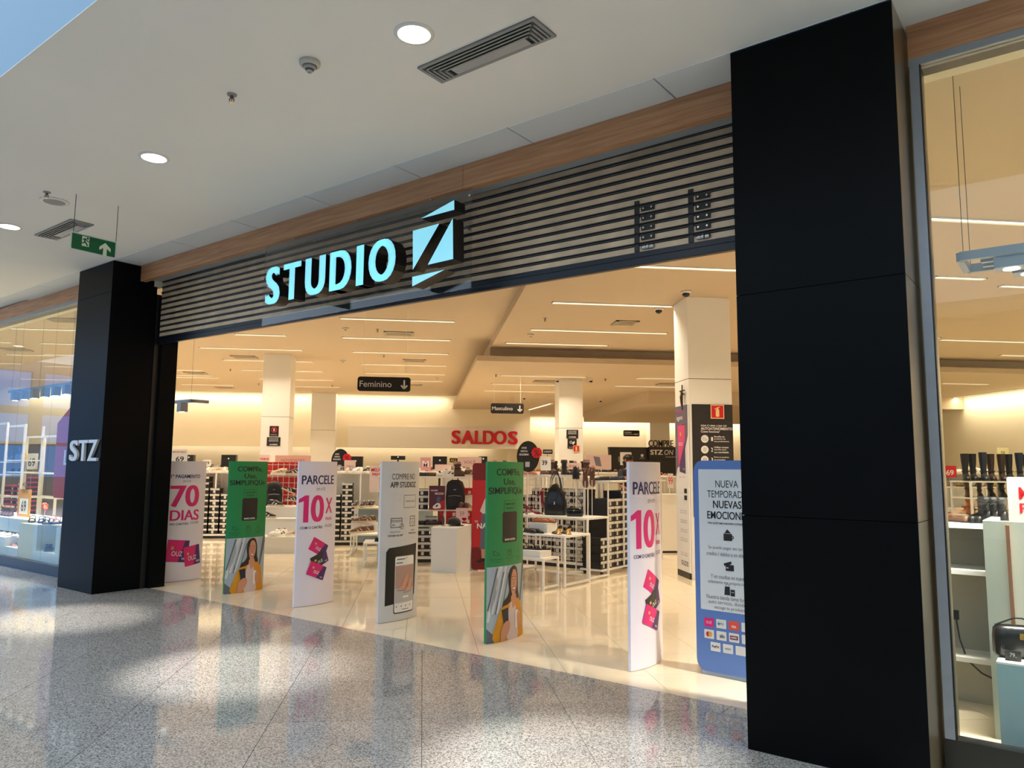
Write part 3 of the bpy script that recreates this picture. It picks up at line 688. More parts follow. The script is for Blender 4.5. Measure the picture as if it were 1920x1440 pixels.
def woman(t):
    g = T(.588)            # photograph panel, from the floor to here
    def P(x, y): return (Uf(x), y*g)
    def sm(pts, n=4):      # rounded outline
        out = []
        m = len(pts)
        for i in range(m):
            a, b, c, d = pts[i-1], pts[i], pts[(i+1) % m], pts[(i+2) % m]
            for k in range(n):
                q = k/n
                out.append(tuple(.5*((2*b[e])+(-a[e]+c[e])*q+(2*a[e]-5*b[e]+4*c[e]-d[e])*q*q+(-a[e]+3*b[e]-3*c[e]+d[e])*q**3) for e in (0, 1)))
        return poly2d([P(*q) for q in out])
    def po(pts): return poly2d([P(*q) for q in pts])
    pr(t, BENT, rect(Uf(0), Uf(1), .006, g), BGB, 'photo_backdrop', 1)
    pr(t, BENT, joinp(*[po([(a, b), (a+w_, b), (a+w_-.2, b-.62), (a-.2-.02, b-.62)]) for a, b, w_ in ((.24, 1.0, .07), (.38, 1.0, .05), (.30, .62+.38, .03), (.2, .9, .05))]), BGL, 'photo_light_streak', 2)
    pr(t, BENT, joinp(*[po([(a, b), (a+w_, b), (a+w_-.18, b-.55), (a-.18, b-.55)]) for a, b, w_ in ((.19, .98, .03), (.34, .92, .025), (.46, .9, .02))]+[po([(.93, 1), (1, 1), (1, .9), (.86, .45), (.8, .4)]), po([(0, .2), (.14, .1), (.16, 0), (0, 0)])]), BGD, 'photo_dark_streak', 2)
    pr(t, BENT, joinp(sm([(.47, .80), (.50, .93), (.60, .985), (.70, .96), (.75, .84), (.76, .66), (.80, .55), (.74, .50), (.66, .62), (.58, .62), (.54, .5), (.5, .36), (.40, .42), (.33, .38), (.35, .52), (.44, .58), (.49, .66)])), HAIR, 'printed_hair', 3)
    pr(t, BENT, sm([(.16, .0), (.20, .28), (.30, .44), (.45, .48), (.56, .52), (.70, .54), (.82, .50), (.90, .40), (.95, .14), (.93, 0)]), YEL, 'printed_jacket', 4)
    pr(t, BENT, sm([(.46, 0), (.44, .2), (.50, .47), (.60, .50), (.68, .44), (.74, .2), (.74, 0)]), PINKT, 'printed_top', 5)
    pr(t, BENT, sm([(.55, .46), (.54, .58), (.66, .62), (.70, .50), (.62, .42)]), SKIN, 'printed_neck', 5)
    pr(t, BENT, sm([(.53, .86), (.57, .93), (.66, .93), (.71, .84), (.70, .70), (.64, .61), (.57, .60), (.53, .70)]), SKIN, 'printed_face', 6)
    pr(t, BENT, joinp(sm([(.47, .78), (.52, .94), (.60, .97), (.56, .90), (.53, .82), (.52, .70)])), HAIR, 'printed_fringe', 7)
    pr(t, BENT, joinp(po([(.545, .80), (.585, .805), (.585, .80), (.545, .792)]), po([(.63, .80), (.675, .80), (.675, .793), (.63, .793)]), po([(.54, .835), (.59, .85), (.59, .842), (.54, .828)]), po([(.625, .845), (.685, .84), (.685, .832), (.625, .838)])), HAIR, 'printed_eyes', 7)
    pr(t, BENT, joinp(po([(.60, .79), (.617, .735), (.595, .735)])), LIPS, 'printed_nose', 7)
    pr(t, BENT, sm([(.55, .69), (.61, .70), (.67, .70), (.62, .655), (.58, .655)]), LIPS, 'printed_mouth', 7)
    pr(t, BENT, sm([(.565, .688), (.61, .693), (.655, .692), (.62, .668), (.585, .668)]), TEETH, 'printed_smile', 8)
    pr(t, BENT, po([(.30, .42), (.45, .44), (.47, .22), (.36, .18)]), PHONE, 'printed_phone', 8)
    pr(t, BENT, sm([(.28, .06), (.30, .18), (.40, .26), (.50, .24), (.49, .14), (.40, .05), (.34, 0), (.28, 0)]), SKIN, 'printed_hand', 9)
    pr(t, BENT, sm([(.72, .34), (.80, .36), (.84, .28), (.82, .16), (.76, .14), (.71, .22)]), SKIN, 'printed_hand', 9)
    pr(t, BENT, po([(.66, .38), (.75, .38), (.73, .14), (.665, .14)]), PWHITE, 'printed_cup', 8)
    pr(t, BENT, joinp(*[po([(.72, .32-.045*k), (.775, .33-.045*k), (.775, .30-.045*k), (.72, .29-.045*k)]) for k in range(4)]), SKIN, 'printed_fingers', 9)
def green_totem(s, label):
    t = totem(s, GREEN, label)
    pr(t, BENT, joinp(shift(fit('COMPRe,', .36, .075, bold=.022), Uc(.55), T(.064)), shift(fit('Use,', .18, .068, bold=.022), Uc(.55), T(.118)), shift(fit('SIMPLIFIQUe', .50, .075, bold=.022), Uc(.52), T(.17))), DGREEN, 'headline', 1)
    pr(t, BENT, joinp(frame2d(Uc(.40), Uc(.73), T(.288), T(.222), .003), shift(fit('NOVO APP', .14, .022, bold=.02), Uc(.565), T(.243)), shift(fit('STUDIO Z', .12, .022, bold=.02), Uc(.565), T(.266))), DGREEN, 'app_caption', 1)
    pr(t, BENT, rect(Uc(.37), Uc(.77), T(.458), T(.288), .018), INK, 'code_panel', 1)
    pr(t, BENT, shift(fit('BAIXE AGORA', .16, .02, bold=.03), Uc(.57), T(.442)), PWHITE, 'code_caption', 2)
    pr(t, BENT, joinp(icon_shoe(Uc(.24), T(.515), .075), icon_box(Uc(.55), T(.515), .075), icon_tag(Uc(.82), T(.512), .07)), DGREEN, 'icons', 1)
    pr(t, BENT, joinp(*[shift(fit(x, w_, .013), Uc(u), T(v)) for x, w_, u, v in (('Busca de produtos', .14, .24, .548), ('por imagem', .09, .24, .562), ('Compre e retire', .11, .55, .546), ('na loja', .05, .55, .56), ('Ofertas e descontos', .11, .83, .543), ('exclusivos', .06, .83, .557))]), DGREEN, 'small_print', 1)
    woman(t)
    return t
CARDS = [((.10, .0), (.62, -.18), (.80, .10), (.28, .30))]
def pay_card(t, c, L, H_, rot, ly, dark=False):
    def R(x, y): a, b = math.cos(rot), math.sin(rot); return (c[0]+a*x-b*y, c[1]+b*x+a*y)
    def RR(sh): return [(*R(v[0], v[1]), 0) for v in sh[0]], sh[1]
    pr(t, BENT, RR(rect(-L/2, L/2, -H_/2, H_/2, .008)), DARKG if dark else MAG, 'printed_card', ly)
    pr(t, BENT, RR(poly2d([(L*.05, -H_/2+.002), (L/2-.002, -H_/2+.002), (L/2-.002, H_/2-.002), (L*.28, H_/2-.002)])), PURP, 'card_shade', ly+1)
    pr(t, BENT, RR(joinp(shift(fit('OUZ', H_*.5, H_*.22, bold=.01), -L*.02, -H_*.12), shift(fit('VISA', H_*.26, H_*.1, bold=.03), L*.33, -H_*.34))), PWHITE, 'card_lettering', ly+2)
    pr(t, BENT, RR(rect(-L*.32, -L*.2, H_*.05, H_*.2)), GOLD, 'card_chip', ly+2)
def ten(u, v, w, h):
    a = u-w/2; one = poly2d([(a+w*.17, v-h/2), (a+w*.36, v-h/2), (a+w*.36, v+h/2), (a+w*.22, v+h/2), (a, v+h*.36), (a, v+h*.22), (a+w*.17, v+h*.29)])
    return joinp(one, shift(fit('0', w*.56, h, bold=.05), a+w*.72, v))
def parcele(s, label):
    t = totem(s, LILAC, label)
    pr(t, BENT, joinp(shift(fit('PARCELE', .46, .105, bold=.03), Uc(.53), T(.132))), NAVY, 'headline', 1)
    pr(t, BENT, shift(fit('EM ATÉ', .125, .04), Uc(.57), T(.195)), GREYT, 'caption', 1)
    pr(t, BENT, joinp(ten(Uc(.37), T(.333), .33, .31), shift(fit('X', .115, .18, bold=.02), Uc(.81), T(.315)), shift(fit('FIXAS', .105, .035, bold=.02), Uc(.81), T(.407))), MAG, 'number', 1)
    pr(t, BENT, joinp(shift(fit('COM O CARTÃO', .29, .036, bold=.03), Uc(.38), T(.462)), shift(fit('OUZE', .12, .03, bold=.0), Uc(.81), T(.457))), NAVY, 'strapline', 1)
    pay_card(t, (Uc(.57), T(.605)), .25, .155, math.radians(-28), 1)
    pay_card(t, (Uc(.60), T(.69)), .24, .15, math.radians(22), 4, True)
    pay_card(t, (Uc(.53), T(.765)), .25, .155, math.radians(-22), 7)
    return t
def p70(s, label):
    t = totem(s, LILAC, label)
    pr(t, BENT, joinp(shift(fit('1º PAGAMENTO', .42, .05, bold=.03), Uc(.48), T(.13)), shift(fit('NO CARTÃO', .26, .036, bold=.03), Uc(.36), T(.525)), shift(fit('OUZE', .13, .03), Uc(.76), T(.52))), NAVY, 'headline', 1)
    pr(t, BENT, shift(fit('EM ATÉ', .11, .03), Uc(.5), T(.17)), GREYT, 'caption', 1)
    pr(t, BENT, joinp(shift(fit('70', .42, .30, bold=.045), Uc(.48), T(.295)), shift(fit('DIAS', .42, .145, bold=.035), Uc(.5), T(.455))), MAG, 'number', 1)
    pay_card(t, (Uc(.36), T(.75)), .30, .30, math.radians(-6), 1)
    pay_card(t, (Uc(.74), T(.795)), .25, .27, math.radians(8), 4)
    return t
p70(-10.2, 'pale lilac totem with big pink seventy days lettering beside black pillar')
green_totem(-8.72, 'green curved totem with woman photograph between the two pale payment totems')
parcele(-7.31, 'pale lilac totem with pink ten times lettering next to the grey phone totem')
t = totem(-5.92, GREYW, 'light grey curved totem showing a large smartphone picture')
pr(t, BENT, joinp(shift(fit('COMPRE NO', .34, .062), Uc(.57), T(.098))), INK, 'headline_thin', 1)
pr(t, BENT, joinp(shift(fit('APP STUDIOZ', .38, .06, bold=.03), Uc(.57), T(.15))), INK, 'headline_bold', 1)
pr(t, BENT, joinp(frame2d(Uc(.56), Uc(.92), T(.298), T(.217), .004)), INK, 'caption_box', 1)
pr(t, BENT, shift(fit('BAIXE AQUI', .15, .022), Uc(.75), T(.257)), GREYT, 'caption', 2)
k = .12; cu_, cv_ = Uc(.40), T(.39)
pr(t, BENT, joinp(frame2d(cu_-.08, cu_+.07, cv_-.05, cv_+.05, .006), line2d((cu_-.08, cv_+.025), (cu_+.07, cv_+.025), .005), line2d((cu_-.08, cv_+.01), (cu_+.07, cv_+.01), .005), frame2d(cu_-.06, cu_-.03, cv_-.03, cv_-.015, .004), ring2d(cu_+.065, cv_-.04, .03, .005), poly_line([(cu_+.052, cv_-.04), (cu_+.062, cv_-.05), (cu_+.08, cv_-.03)], .005)), INK, 'card_icon', 1)
cu_, cv_ = Uc(.83), T(.385)
pr(t, BENT, joinp(frame2d(cu_-.05, cu_+.045, cv_-.055, cv_+.055, .006), line2d((cu_-.05, cv_+.025), (cu_+.045, cv_+.025), .005), line2d((cu_, cv_+.02), (cu_, cv_-.05), .004), line2d((cu_-.03, cv_-.03), (cu_-.015, cv_), .005), line2d((cu_+.015, cv_-.03), (cu_+.03, cv_), .005)), INK, 'window_icon', 1)
pr(t, BENT, joinp(shift(fit('PAGUE SUA', .13, .018), Uc(.37), T(.447)), shift(fit('COMPRE', .07, .016), Uc(.83), T(.443))), GREYT, 'small_print', 1)
pr(t, BENT, joinp(shift(fit('FATURA NO APP', .19, .02, bold=.03), Uc(.38), T(.47)), shift(fit('RETIRE NA LOJA', .13, .018, bold=.03), Uc(.83), T(.463))), INK, 'small_print_bold', 1)
pr(t, BENT, poly2d([(Uf(.12), T(.90)), (Uc(.86), T(.875)), (Uc(.93), T(.85)), (Uc(.98), T(.53)), (Uc(.24), T(.545)), (Uc(.18), T(.57))][::1]), INK, 'black_panel', 1)
pr(t, BENT, rect(Uc(.36), Uc(.90), T(.955), T(.595), .025), DARKG, 'phone_body', 2)
pr(t, BENT, rect(Uc(.375), Uc(.885), T(.948), T(.602), .02), PWHITE, 'phone_screen', 3)
pr(t, BENT, rect(Uc(.385), Uc(.875), T(.89), T(.66)), ROSE, 'screen_photo', 4)
pr(t, BENT, rect(Uc(.385), Uc(.875), T(.89), T(.80)), LGREY, 'screen_photo_floor', 5)
pr(t, BENT, joinp(poly2d([(Uc(.44), T(.805)), (Uc(.62), T(.81)), (Uc(.66), T(.79)), (Uc(.72), T(.71)), (Uc(.60), T(.74)), (Uc(.55), T(.78))]), poly2d([(Uc(.60), T(.825)), (Uc(.80), T(.815)), (Uc(.84), T(.74)), (Uc(.76), T(.75)), (Uc(.72), T(.79))])), mat('print_skin2', (216, 158, 132), .5), 'screen_feet', 6)
pr(t, BENT, joinp(poly_line([(Uc(.43), T(.813)), (Uc(.62), T(.817)), (Uc(.70), T(.775))], .006), poly_line([(Uc(.59), T(.832)), (Uc(.80), T(.824)), (Uc(.85), T(.77))], .006)), GREYT, 'screen_sandals', 7)
pr(t, BENT, joinp(disc2d(Uc(.66), T(.613), .006, 10), rect(Uc(.42), Uc(.62), T(.622), T(.617)), rect(Uc(.40), Uc(.56), T(.645), T(.64)), rect(Uc(.56), Uc(.74), T(.934), T(.931)), *[disc2d(Uc(.42+.12*q), T(.912), .007, 8) for q in range(4)]), INK, 'screen_icons', 5)
pr(t, BENT, rect(Uc(.57), Uc(.73), T(.862), T(.85), .008), PWHITE, 'screen_button', 7)
green_totem(-4.49, 'green curved totem with woman photograph beside the red poster stand')
parcele(-3.005, 'pale lilac totem with pink ten times lettering next to the blue notice board')
# ================================================================== BLUE NOTICE BOARD
BLUE = mat('notice_blue', (92, 128, 196), .4); PALEG = mat('notice_pale', (222, 228, 230), .45)
q0 = SN(FZ(1318, 1268)); ang = math.radians(-46)
t = thing('notice_board', 'blue framed free-standing notice board with Spanish text beside broad pillar', 'notice board', W(FN(1366, 1000, 5.80).x, 5.80), RZ+math.radians(-3)); t.scale = (.79, 1, 1)
bw, bh = .72, 1.67
o = MB(); shp = rect(-bw/2, bw/2, .03, bh, .09)[0]
o.prism([(p[0], p[1]) for p in shp], lambda u, v: Vector((u, -.012, v)), lambda u, v: Vector((u, .012, v))); o.build('board', BLUE, t)
mb = MB(); mb.prism([(0, 0), (.26, 0), (.03, .62), (0, .62)], lambda u, v: Vector((-bw/2+.03, .012+u, v)), lambda u, v: Vector((-bw/2+.042, .012+u, v))); mb.prism([(0, 0), (.26, 0), (.03, .62), (0, .62)], lambda u, v: Vector((bw/2-.042, .012+u, v)), lambda u, v: Vector((bw/2-.03, .012+u, v)))
mb.box(-bw/2+.03, bw/2-.03, .012, .03, 0, .05); mb.build('easel_leg', mat('easel_grey', (200, 206, 216), .5), t)
sf = Flat((0, -.012, 0), (1, 0, 0))
pr(t, sf, rect(-bw/2+.055, bw/2-.055, .50, 1.60, .01), PALEG, 'text_panel')
pr(t, sf, joinp(shift(fit('NUEVA', .24, .056), 0, 1.485), shift(fit('TEMPORADA', .42, .056), 0, 1.405)), INK, 'heading_thin', 2)
pr(t, sf, joinp(shift(fit('NUEVAS', .30, .06, bold=.02), 0, 1.325), shift(fit('EMOCIONES', .43, .06, bold=.02), 0, 1.24), shift(fit('*NO ACEPTAMOS MONEDA EXTRANJERA', .42, .02, bold=.02), 0, 1.175)), INK, 'heading_bold', 2)
pr(t, sf, joinp(*[shift(fit(x, w_, .031), 0, v) for x, w_, v in (('Se puede pagar em tarjeta', .42, .985), ('credito / debito o en efectivo', .46, .94), ('Y en coudtas en nuestra', .38, .765), ('solamente em própria tienda', .44, .72), ('Nuestra tienda tiene formato', .47, .60-.03), ('auto servicio, donde tu', .42, .60-.03))][:4]+[shift(fit(x, w_, .031), 0, v) for x, w_, v in (('Nuestra tienda tiene formato', .48, .606), ('auto servicio, donde tu', .44, .566), ('escoge tu produto', .31, .526))]), mat('print_mid_grey', (84, 84, 88), .5), 'text_lines', 2)
def wallet(u, v): return joinp(rect(u-.045, u+.045, v-.04, v+.015, .006), poly2d([(u-.035, v+.018), (u-.005, v+.05), (u+.035, v+.018)]), disc2d(u+.05, v-.012, .013, 10))
def twocard(u, v): return joinp(rect(u-.03, u+.055, v-.035, v+.012, .005), poly2d([(u-.05, v+.02), (u+.03, v+.04), (u+.032, v+.018), (u-.045, v+.0)]))
def bags(u, v): return joinp(poly2d([(u-.05, v-.045), (u+.01, v-.045), (u+.008, v+.02), (u-.042, v+.02)]), rect(u+.015, u+.06, v-.05, v), ring2d(u-.018, v+.025, .018, .004, 12))
pr(t, sf, joinp(wallet(0, 1.085), twocard(0, .85), bags(0, .675)), INK, 'pictograms', 2)
pr(t, sf, joinp(disc2d(.05, 1.073, .005, 8), rect(-.022, .0, .835, .842), line2d((.025, .655), (.05, .655), .004)), PALEG, 'pictogram_detail', 3)
cardw = mat('card_white', (226, 226, 222), .5)
for r, (y, xs) in enumerate(((.405, (-.22, -.09, .04, .17)), (.315, (-.22, -.09, .04, .17)), (.225, (-.155, -.025, .105)))):
    for c, x in enumerate(xs):
        m_ = MAG if (r, c) == (0, 0) else (mat('card_orange', (222, 78, 52), .5) if (r, c) == (0, 2) else cardw)
        pr(t, sf, rect(x-.052, x+.052, y-.034, y+.034, .006), m_, 'payment_logo_card', 2)
pr(t, sf, joinp(shift(fit('OUZ', .06, .02), -.22, .405), shift(fit('VISA', .05, .02, bold=.02), .04, .398)), PWHITE, 'logo_lettering', 3)
for q_ in (shift(fit('elo', .05, .03, bold=.02), -.082, .315), shift(fit('PayPal', .07, .024, bold=.02), -.155, .225), shift(fit('ALELO', .06, .012, bold=.02), -.025, .225), shift(fit('PIX', .04, .018), -.08, .405)): pr(t, sf, q_, INK, 'logo_lettering', 3)
pr(t, sf, disc2d(-.232, .315, .02, 14), RED, 'logo_disc', 3); pr(t, sf, disc2d(-.208, .315, .02, 14), GOLD, 'logo_disc', 4)
pr(t, sf, rect(.0, .08, .3, .33), REDD, 'logo_red_bar', 3); pr(t, sf, shift(fit('HIPER', .06, .014, bold=.03), .04, .315), PWHITE, 'logo_lettering', 4)
pr(t, sf, poly2d([(-.13, .405), (-.115, .42), (-.10, .405), (-.115, .39)]), mat('teal', (60, 150, 150), .5), 'logo_diamond', 3)
# ================================================================== PRINTS ON COLUMN A
cx, cy = (3.93+4.60)/2, (10.84+11.46)/2
# black self-service poster
t = thing('wall_poster', 'black self-service poster with white lettering and round icons on column', 'poster', (cx, 10.84-.006, 0))
x0, x1 = 3.93+.04-cx, 4.60-cx
MB().box(x0, x1, -.004, .004, .9, 2.565).build('sheet', mat('poster_black', (40, 36, 34), .5), t)
sf = Flat((0, -.004, 0), (1, 0, 0))
def PX(px, py): q = FY(px, py, 10.83); return (q.x-cx, q.z)
a = PX(1313, 789); 
pr(t, sf, joinp(*[shift(fit(x, w_, h_, bold=.03), (PX(l, y)[0]+w_/2), PX(l, y)[1]) for x, w_, h_, l, y in (('ESSA É UMA LOJA DE', .40, .037, 1314, 798), ('AUTOATENDIMENTO', .49, .04, 1314, 803.5), ('Como funciona?', .29, .03, 1314, 809))]), PWHITE, 'heading')
for k, (ya, lines) in enumerate(((823, ('Escolha os', 'produtos de', 'sua preferência')), (843, ('Utilize nossas', 'sacolas para', 'sua comodidade')), (862, ('Prove os produtos', 'no provador', '')))):
    u, v = PX(1321.5, ya)
    pr(t, sf, disc2d(u, v, .058, 24), PWHITE, 'icon_disc')
    pr(t, sf, [icon_shoe, icon_tag, icon_box][k](u, v, .07), INK, 'icon_drawing', 2)
    pr(t, sf, shift(fit(str(k+1), .03, .06, bold=.04), PX(1335, ya)[0], v), PWHITE, 'number')
    pr(t, sf, joinp(*[shift(fit(x, min(.016*len(x), .23), .026, bold=.03), PX(1339, ya)[0]+min(.016*len(x), .23)/2, v+.037-.037*i) for i, x in enumerate(lines) if x]), PWHITE, 'lines')
# fire extinguisher sign
def ext_sign(name, label, P0, U, sz, off=0.0):
    t = thing('fire_sign', label, 'sign', P0)
    Uv = Vector(U); sfx = Flat((0, 0, 0), Uv); N = sfx.N
    mb = MB(); mb.prism([(-sz/2, -sz/2), (sz/2, -sz/2), (sz/2, sz/2), (-sz/2, sz/2)], lambda u, v: sfx(u, v, .004), lambda u, v: sfx(u, v, 0)); mb.build('backing', mat('sign_cream', (240, 214, 150), .5), t)
    s2 = Flat(N*.004, Uv)
    pr(t, s2, rect(-sz*.44, sz*.44, -sz*.44, sz*.44), RED, 'red_field')
    pr(t, s2, joinp(rect(-sz*.13, sz*.13, -sz*.36, sz*.16, sz*.06), rect(-sz*.06, sz*.08, sz*.14, sz*.3), line2d((-sz*.05, sz*.27), (-sz*.2, sz*.18), sz*.06), line2d((0, sz*.3), (sz*.18, sz*.33), sz*.05)), mat('sign_cream', (240, 214, 150), .5), 'extinguisher_pictogram', 2)
    return t
q = FY(1345, 772, 10.825); ext_sign('fire_sign', 'red fire extinguisher sign at top of the black poster', q, (1, 0, 0), .21)
# payment panel on the left face of column A
t = thing('advert_panel', 'tall narrow payment card advert panel leaning on the column side', 'panel', (3.93-.016, 11.12, 0))
MB().box(-.01, .01, -.28, .28, .09, 2.56).build('sheet', PWHITE, t)
MB().box(-.011, .012, -.27, .27, 0, .09).build('kick', BLACKP, t)
sf = Flat((-.01, 0, 0), (0, -1, 0))
GP = mat('print_slate', (104, 98, 118), .5)
pr(t, sf, poly2d([(-.28, 1.45), (-.20, 1.62), (-.0, 1.66), (.28, 2.1), (.28, 2.56), (-.28, 2.56)]), GP, 'slate_field')
pr(t, sf, poly2d([(-.10, 1.56), (.16, 1.53), (.16, 2.25), (.1, 2.28), (-.10, 1.64)]), PURP, 'card_purple', 2)
pr(t, sf, poly2d([(-.14, 1.62), (.16, 2.02), (.16, 2.26), (-.16, 2.26)]), PINK, 'card_pink', 3)
pr(t, sf, joinp(shift(fit('agora', .26, .07, bold=.02), -.06, 2.36), shift(fit('OUZ', .18, .05, bold=.01), -.03, 1.98), shift(fit('VISA', .08, .03), .09, 1.6)), PWHITE, 'white_lettering', 4)
pr(t, sf, joinp(shift(fit('Faça', .18, .075), -.08, 2.47), shift(fit('o seu!', .24, .06), -.06, 2.28+.0)), PINK, 'pink_lettering', 4)
pr(t, sf, rect(-.06, .0, 2.1, 2.16), GOLD, 'chip', 4)
pr(t, sf, joinp(shift(fit('Aponte a câmera', .26, .02), 0, 1.48), *[shift(fit(x, .3, .02), .04, v) for x, v in (('1 Acesse o aplicativo', .98), ('faça seu cadastro', .95), ('2 Preencha os dados', .84), ('solicitados', .81), ('3 Aguarde a análise', .70), ('do seu pedido', .67), ('4 Pronto aproveite', .57), ('seu novo cartão', .54), ('Sujeito a análise', .36), ('de crédito', .33))]), GREYT, 'small_print')
pr(t, sf, joinp(rect(.08, .2, 1.24, 1.31, .01), rect(.08, .2, 1.14, 1.21, .01)), INK, 'store_badge')
pr(t, sf, shift(fit('ouze', .3, .07, bold=.0), .06, .21), INK, 'logo'); 
# crucifix
p = FZ(1279, 735, 2.8)
d_ = ray(1279, 739); q = CAM0+d_*((3.93-.03)/d_.x)
t = thing('crucifix', 'small dark metal crucifix on the side of the poster column', 'crucifix', q)
BRZ = mat('bronze', (92, 74, 52), .4, metal=.7)
mb = MB(); mb.bar((0, 0, -.24), (0, 0, .14), .016); mb.build('staff', BRZ, t)
mb = MB(); mb.bar((0, -.10, .05), (0, .10, .05), .016); mb.build('crossbar', BRZ, t)
mb = MB(); mb.tube([(-.014, 0, .02), (-.02, 0, -.05), (-.014, .01, -.12), (-.014, 0, -.18)], [.014, .018, .014, .008]); mb.tube([(-.014, -.08, .05), (-.014, 0, .02), (-.014, .08, .05)], .007); mb.ball((-.016, 0, .045), .014); mb.build('figure', BRZ, t, smooth=True)
MB().box(0, .03, -.008, .008, -.01, .01).build('mount', BRZ, t)
# ================================================================== GOODS: PROTOTYPES
class Proto:
    def __init__(s, maker): s.maker = maker; s.o = None; s.n = 0
    def put(s, loc, rz, label, cat, group=None, sc=1.0):
        if s.o is None: s.o = s.maker(); o = s.o
        elif getattr(s, 'spare', False): s.spare = False; o = s.o
        else: o = copy_tree(s.o)
        o.location = loc; o.rotation_euler = (0, 0, rz); o.scale = (sc, sc, sc)
        for k in ('label', 'category', 'group'):
            if k in o: del o[k]
        tag(o, label, cat, group); s.n += 1
        return o
def smooth_ring(x, w, z0, h, lean=0.0, n=9):   # arch from one side of the sole to the other
    return [(x+lean*math.sin(math.pi*i/(n-1)), w*math.cos(math.pi*i/(n-1)), z0+h*math.sin(math.pi*i/(n-1))**.7) for i in range(n)]
SOLE = [(-.135, .026), (-.12, .036), (-.06, .036), (0, .036), (.06, .044), (.11, .040), (.142, .022)]
def sole_loft(t0, t1, pad, m, t, name='sole'):
    pts = [(x*(1+pad), w+.003) for x, w in SOLE]; out = pts+[(x, -w) for x, w in reversed(pts)]
    return MB().loft([[(x, y, t0) for x, y in out], [(x*1.01, y*1.04, (t0+t1)/2) for x, y in out], [(x, y, t1) for x, y in out]]).build(name, m, t)
def mk_sneaker(up, so, ac, high=.085):
    def f():
        t = empty('sneaker')
        sole_loft(0, .032, .03, so, t)
        prof = [(-.13, .027, .075), (-.11, .034, high), (-.05, .034, high), (-.01, .034, .074), (.05, .040, .052), (.10, .037, .036), (.135, .02, .022)]
        MB().loft([smooth_ring(x, w, .03, h) for x, w, h in prof], cap=True, closed=False).build('upper', up, t, smooth=True)
        MB().ball((-.078, 0, .03+high-.004), .036, .019, .008, 10, 5).build('collar', ac, t)
        mb = MB()
        for k in range(3): mb.box(.0+.018*k-.005, .006+.018*k, -.022, .022, .103-.010*k, .108-.010*k)
        mb.build('laces', so, t)
        for q in (-1, 1):
            mb = MB(); mb.add([(-.06, q*.0365, .04), (-.04, q*.0365, .04), (.0, q*.034, .078), (-.02, q*.0335, .08)], [(0, 1, 2, 3)]); mb.add([(.0, q*.0385, .036), (.03, q*.0405, .036), (.05, q*.039, .056), (.02, q*.037, .06)], [(0, 1, 2, 3)]); mb.build('stripe', ac, t)
        return t
    return Proto(f)
def mk_loafer(up, so, kind='loafer'):
    def f():
        t = empty(kind)
        sole_loft(0, .014, .0, so, t)
        MB().box(-.13, -.075, -.026, .026, -.0, .016).build('heel', so, t)
        prof = [(-.128, .024, .05), (-.11, .032, .052), (-.05, .033, .045), (.0, .034, .046), (.05, .040, .045), (.10, .036, .034), (.14, .014, .014)]
        MB().loft([smooth_ring(x, w, .013, h) for x, w, h in prof], cap=True, closed=False).build('upper', up, t, smooth=True)
        MB().ball((-.06, 0, .056), .05, .02, .006, 10, 5).build('lining', DARKG, t)
        MB().box(.015, .035, -.03, .03, .054, .060).build('strap', up, t)
        return t
    return Proto(f)
def mk_pump(up, heel, hh=.085):
    def f():
        t = empty('high_heel_pump')
        pts = [(-.12, .022, hh), (-.09, .028, hh*.95), (-.03, .024, hh*.55), (.03, .032, .014), (.08, .036, .004), (.12, .02, .004), (.15, .004, .006)]
        MB().loft([[(x, -w, z), (x, -w*.8, z-.006), (x, w*.8, z-.006), (x, w, z), (x, w*.9, z+.004), (x, -w*.9, z+.004)] for x, w, z in pts]).build('sole', heel, t)
        prof = [(-.122, .02, .05), (-.10, .027, .048), (-.05, .027, .024), (.0, .028, .02), (.05, .035, .034), (.1, .03, .026), (.15, .004, .008)]
        zz = dict(zip([p[0] for p in prof], [hh, hh*.97, hh*.72, hh*.3, .008, .004, .006]))
        MB().loft([smooth_ring(x, w, zz[x], h) for x, w, h in prof], cap=True, closed=False).build('upper', up, t, smooth=True)
        mb = MB(); mb.bar((-.10, -.016, hh), (-.085, .012, .0), .010); mb.bar((-.10, .016, hh), (-.115, -.012, .0), .010); mb.bar((-.085, 0, .002), (-.12, 0, .002), .010); mb.build('heel', heel, t)
        return t
    return Proto(f)
def mk_sandal(st, so, heel=0.0):
    def f():
        t = empty('sandal')
        pts = [(x, w, (heel*(1-(x+.135)/.17) if x < .035 else 0)) for x, w in SOLE]
        MB().loft([[(x, -w, z), (x, w, z), (x, w, z+.014), (x, -w, z+.014)] for x, w, z in pts]).build('sole', so, t)
        mb = MB()
        mb.tube([(.075, -.042, .012), (.07, -.03, .045), (.065, 0, .055), (.07, .03, .045), (.075, .042, .012)], .007)
        mb.tube([(.04, -.042, .012), (.05, -.02, .05), (.05, .02, .05), (.04, .042, .012)], .007)
        mb.build('toe_strap', st, t)
        MB().tube([(-.06, -.036, heel*.6+.012), (-.09, -.034, heel+.07), (-.12, 0, heel+.085), (-.09, .034, heel+.07), (-.06, .036, heel*.6+.012)], .006).build('ankle_strap', st, t)
        if heel: MB().cyl((-.115, 0, heel), (-.12, 0, 0), .014, .006, 8).build('heel', so, t)
        return t
    return Proto(f)
def mk_flip(st, so):
    def f():
        t = empty('flip_flop'); sole_loft(0, .018, .0, so, t)
        MB().tube([(-.03, -.036, .018), (.02, -.03, .04), (.07, 0, .03), (.075, 0, .016)], .006).build('strap', st, t); MB().tube([(-.03, .036, .018), (.02, .03, .04), (.07, 0, .03)], .006).build('strap', st, t)
        return t
    return Proto(f)
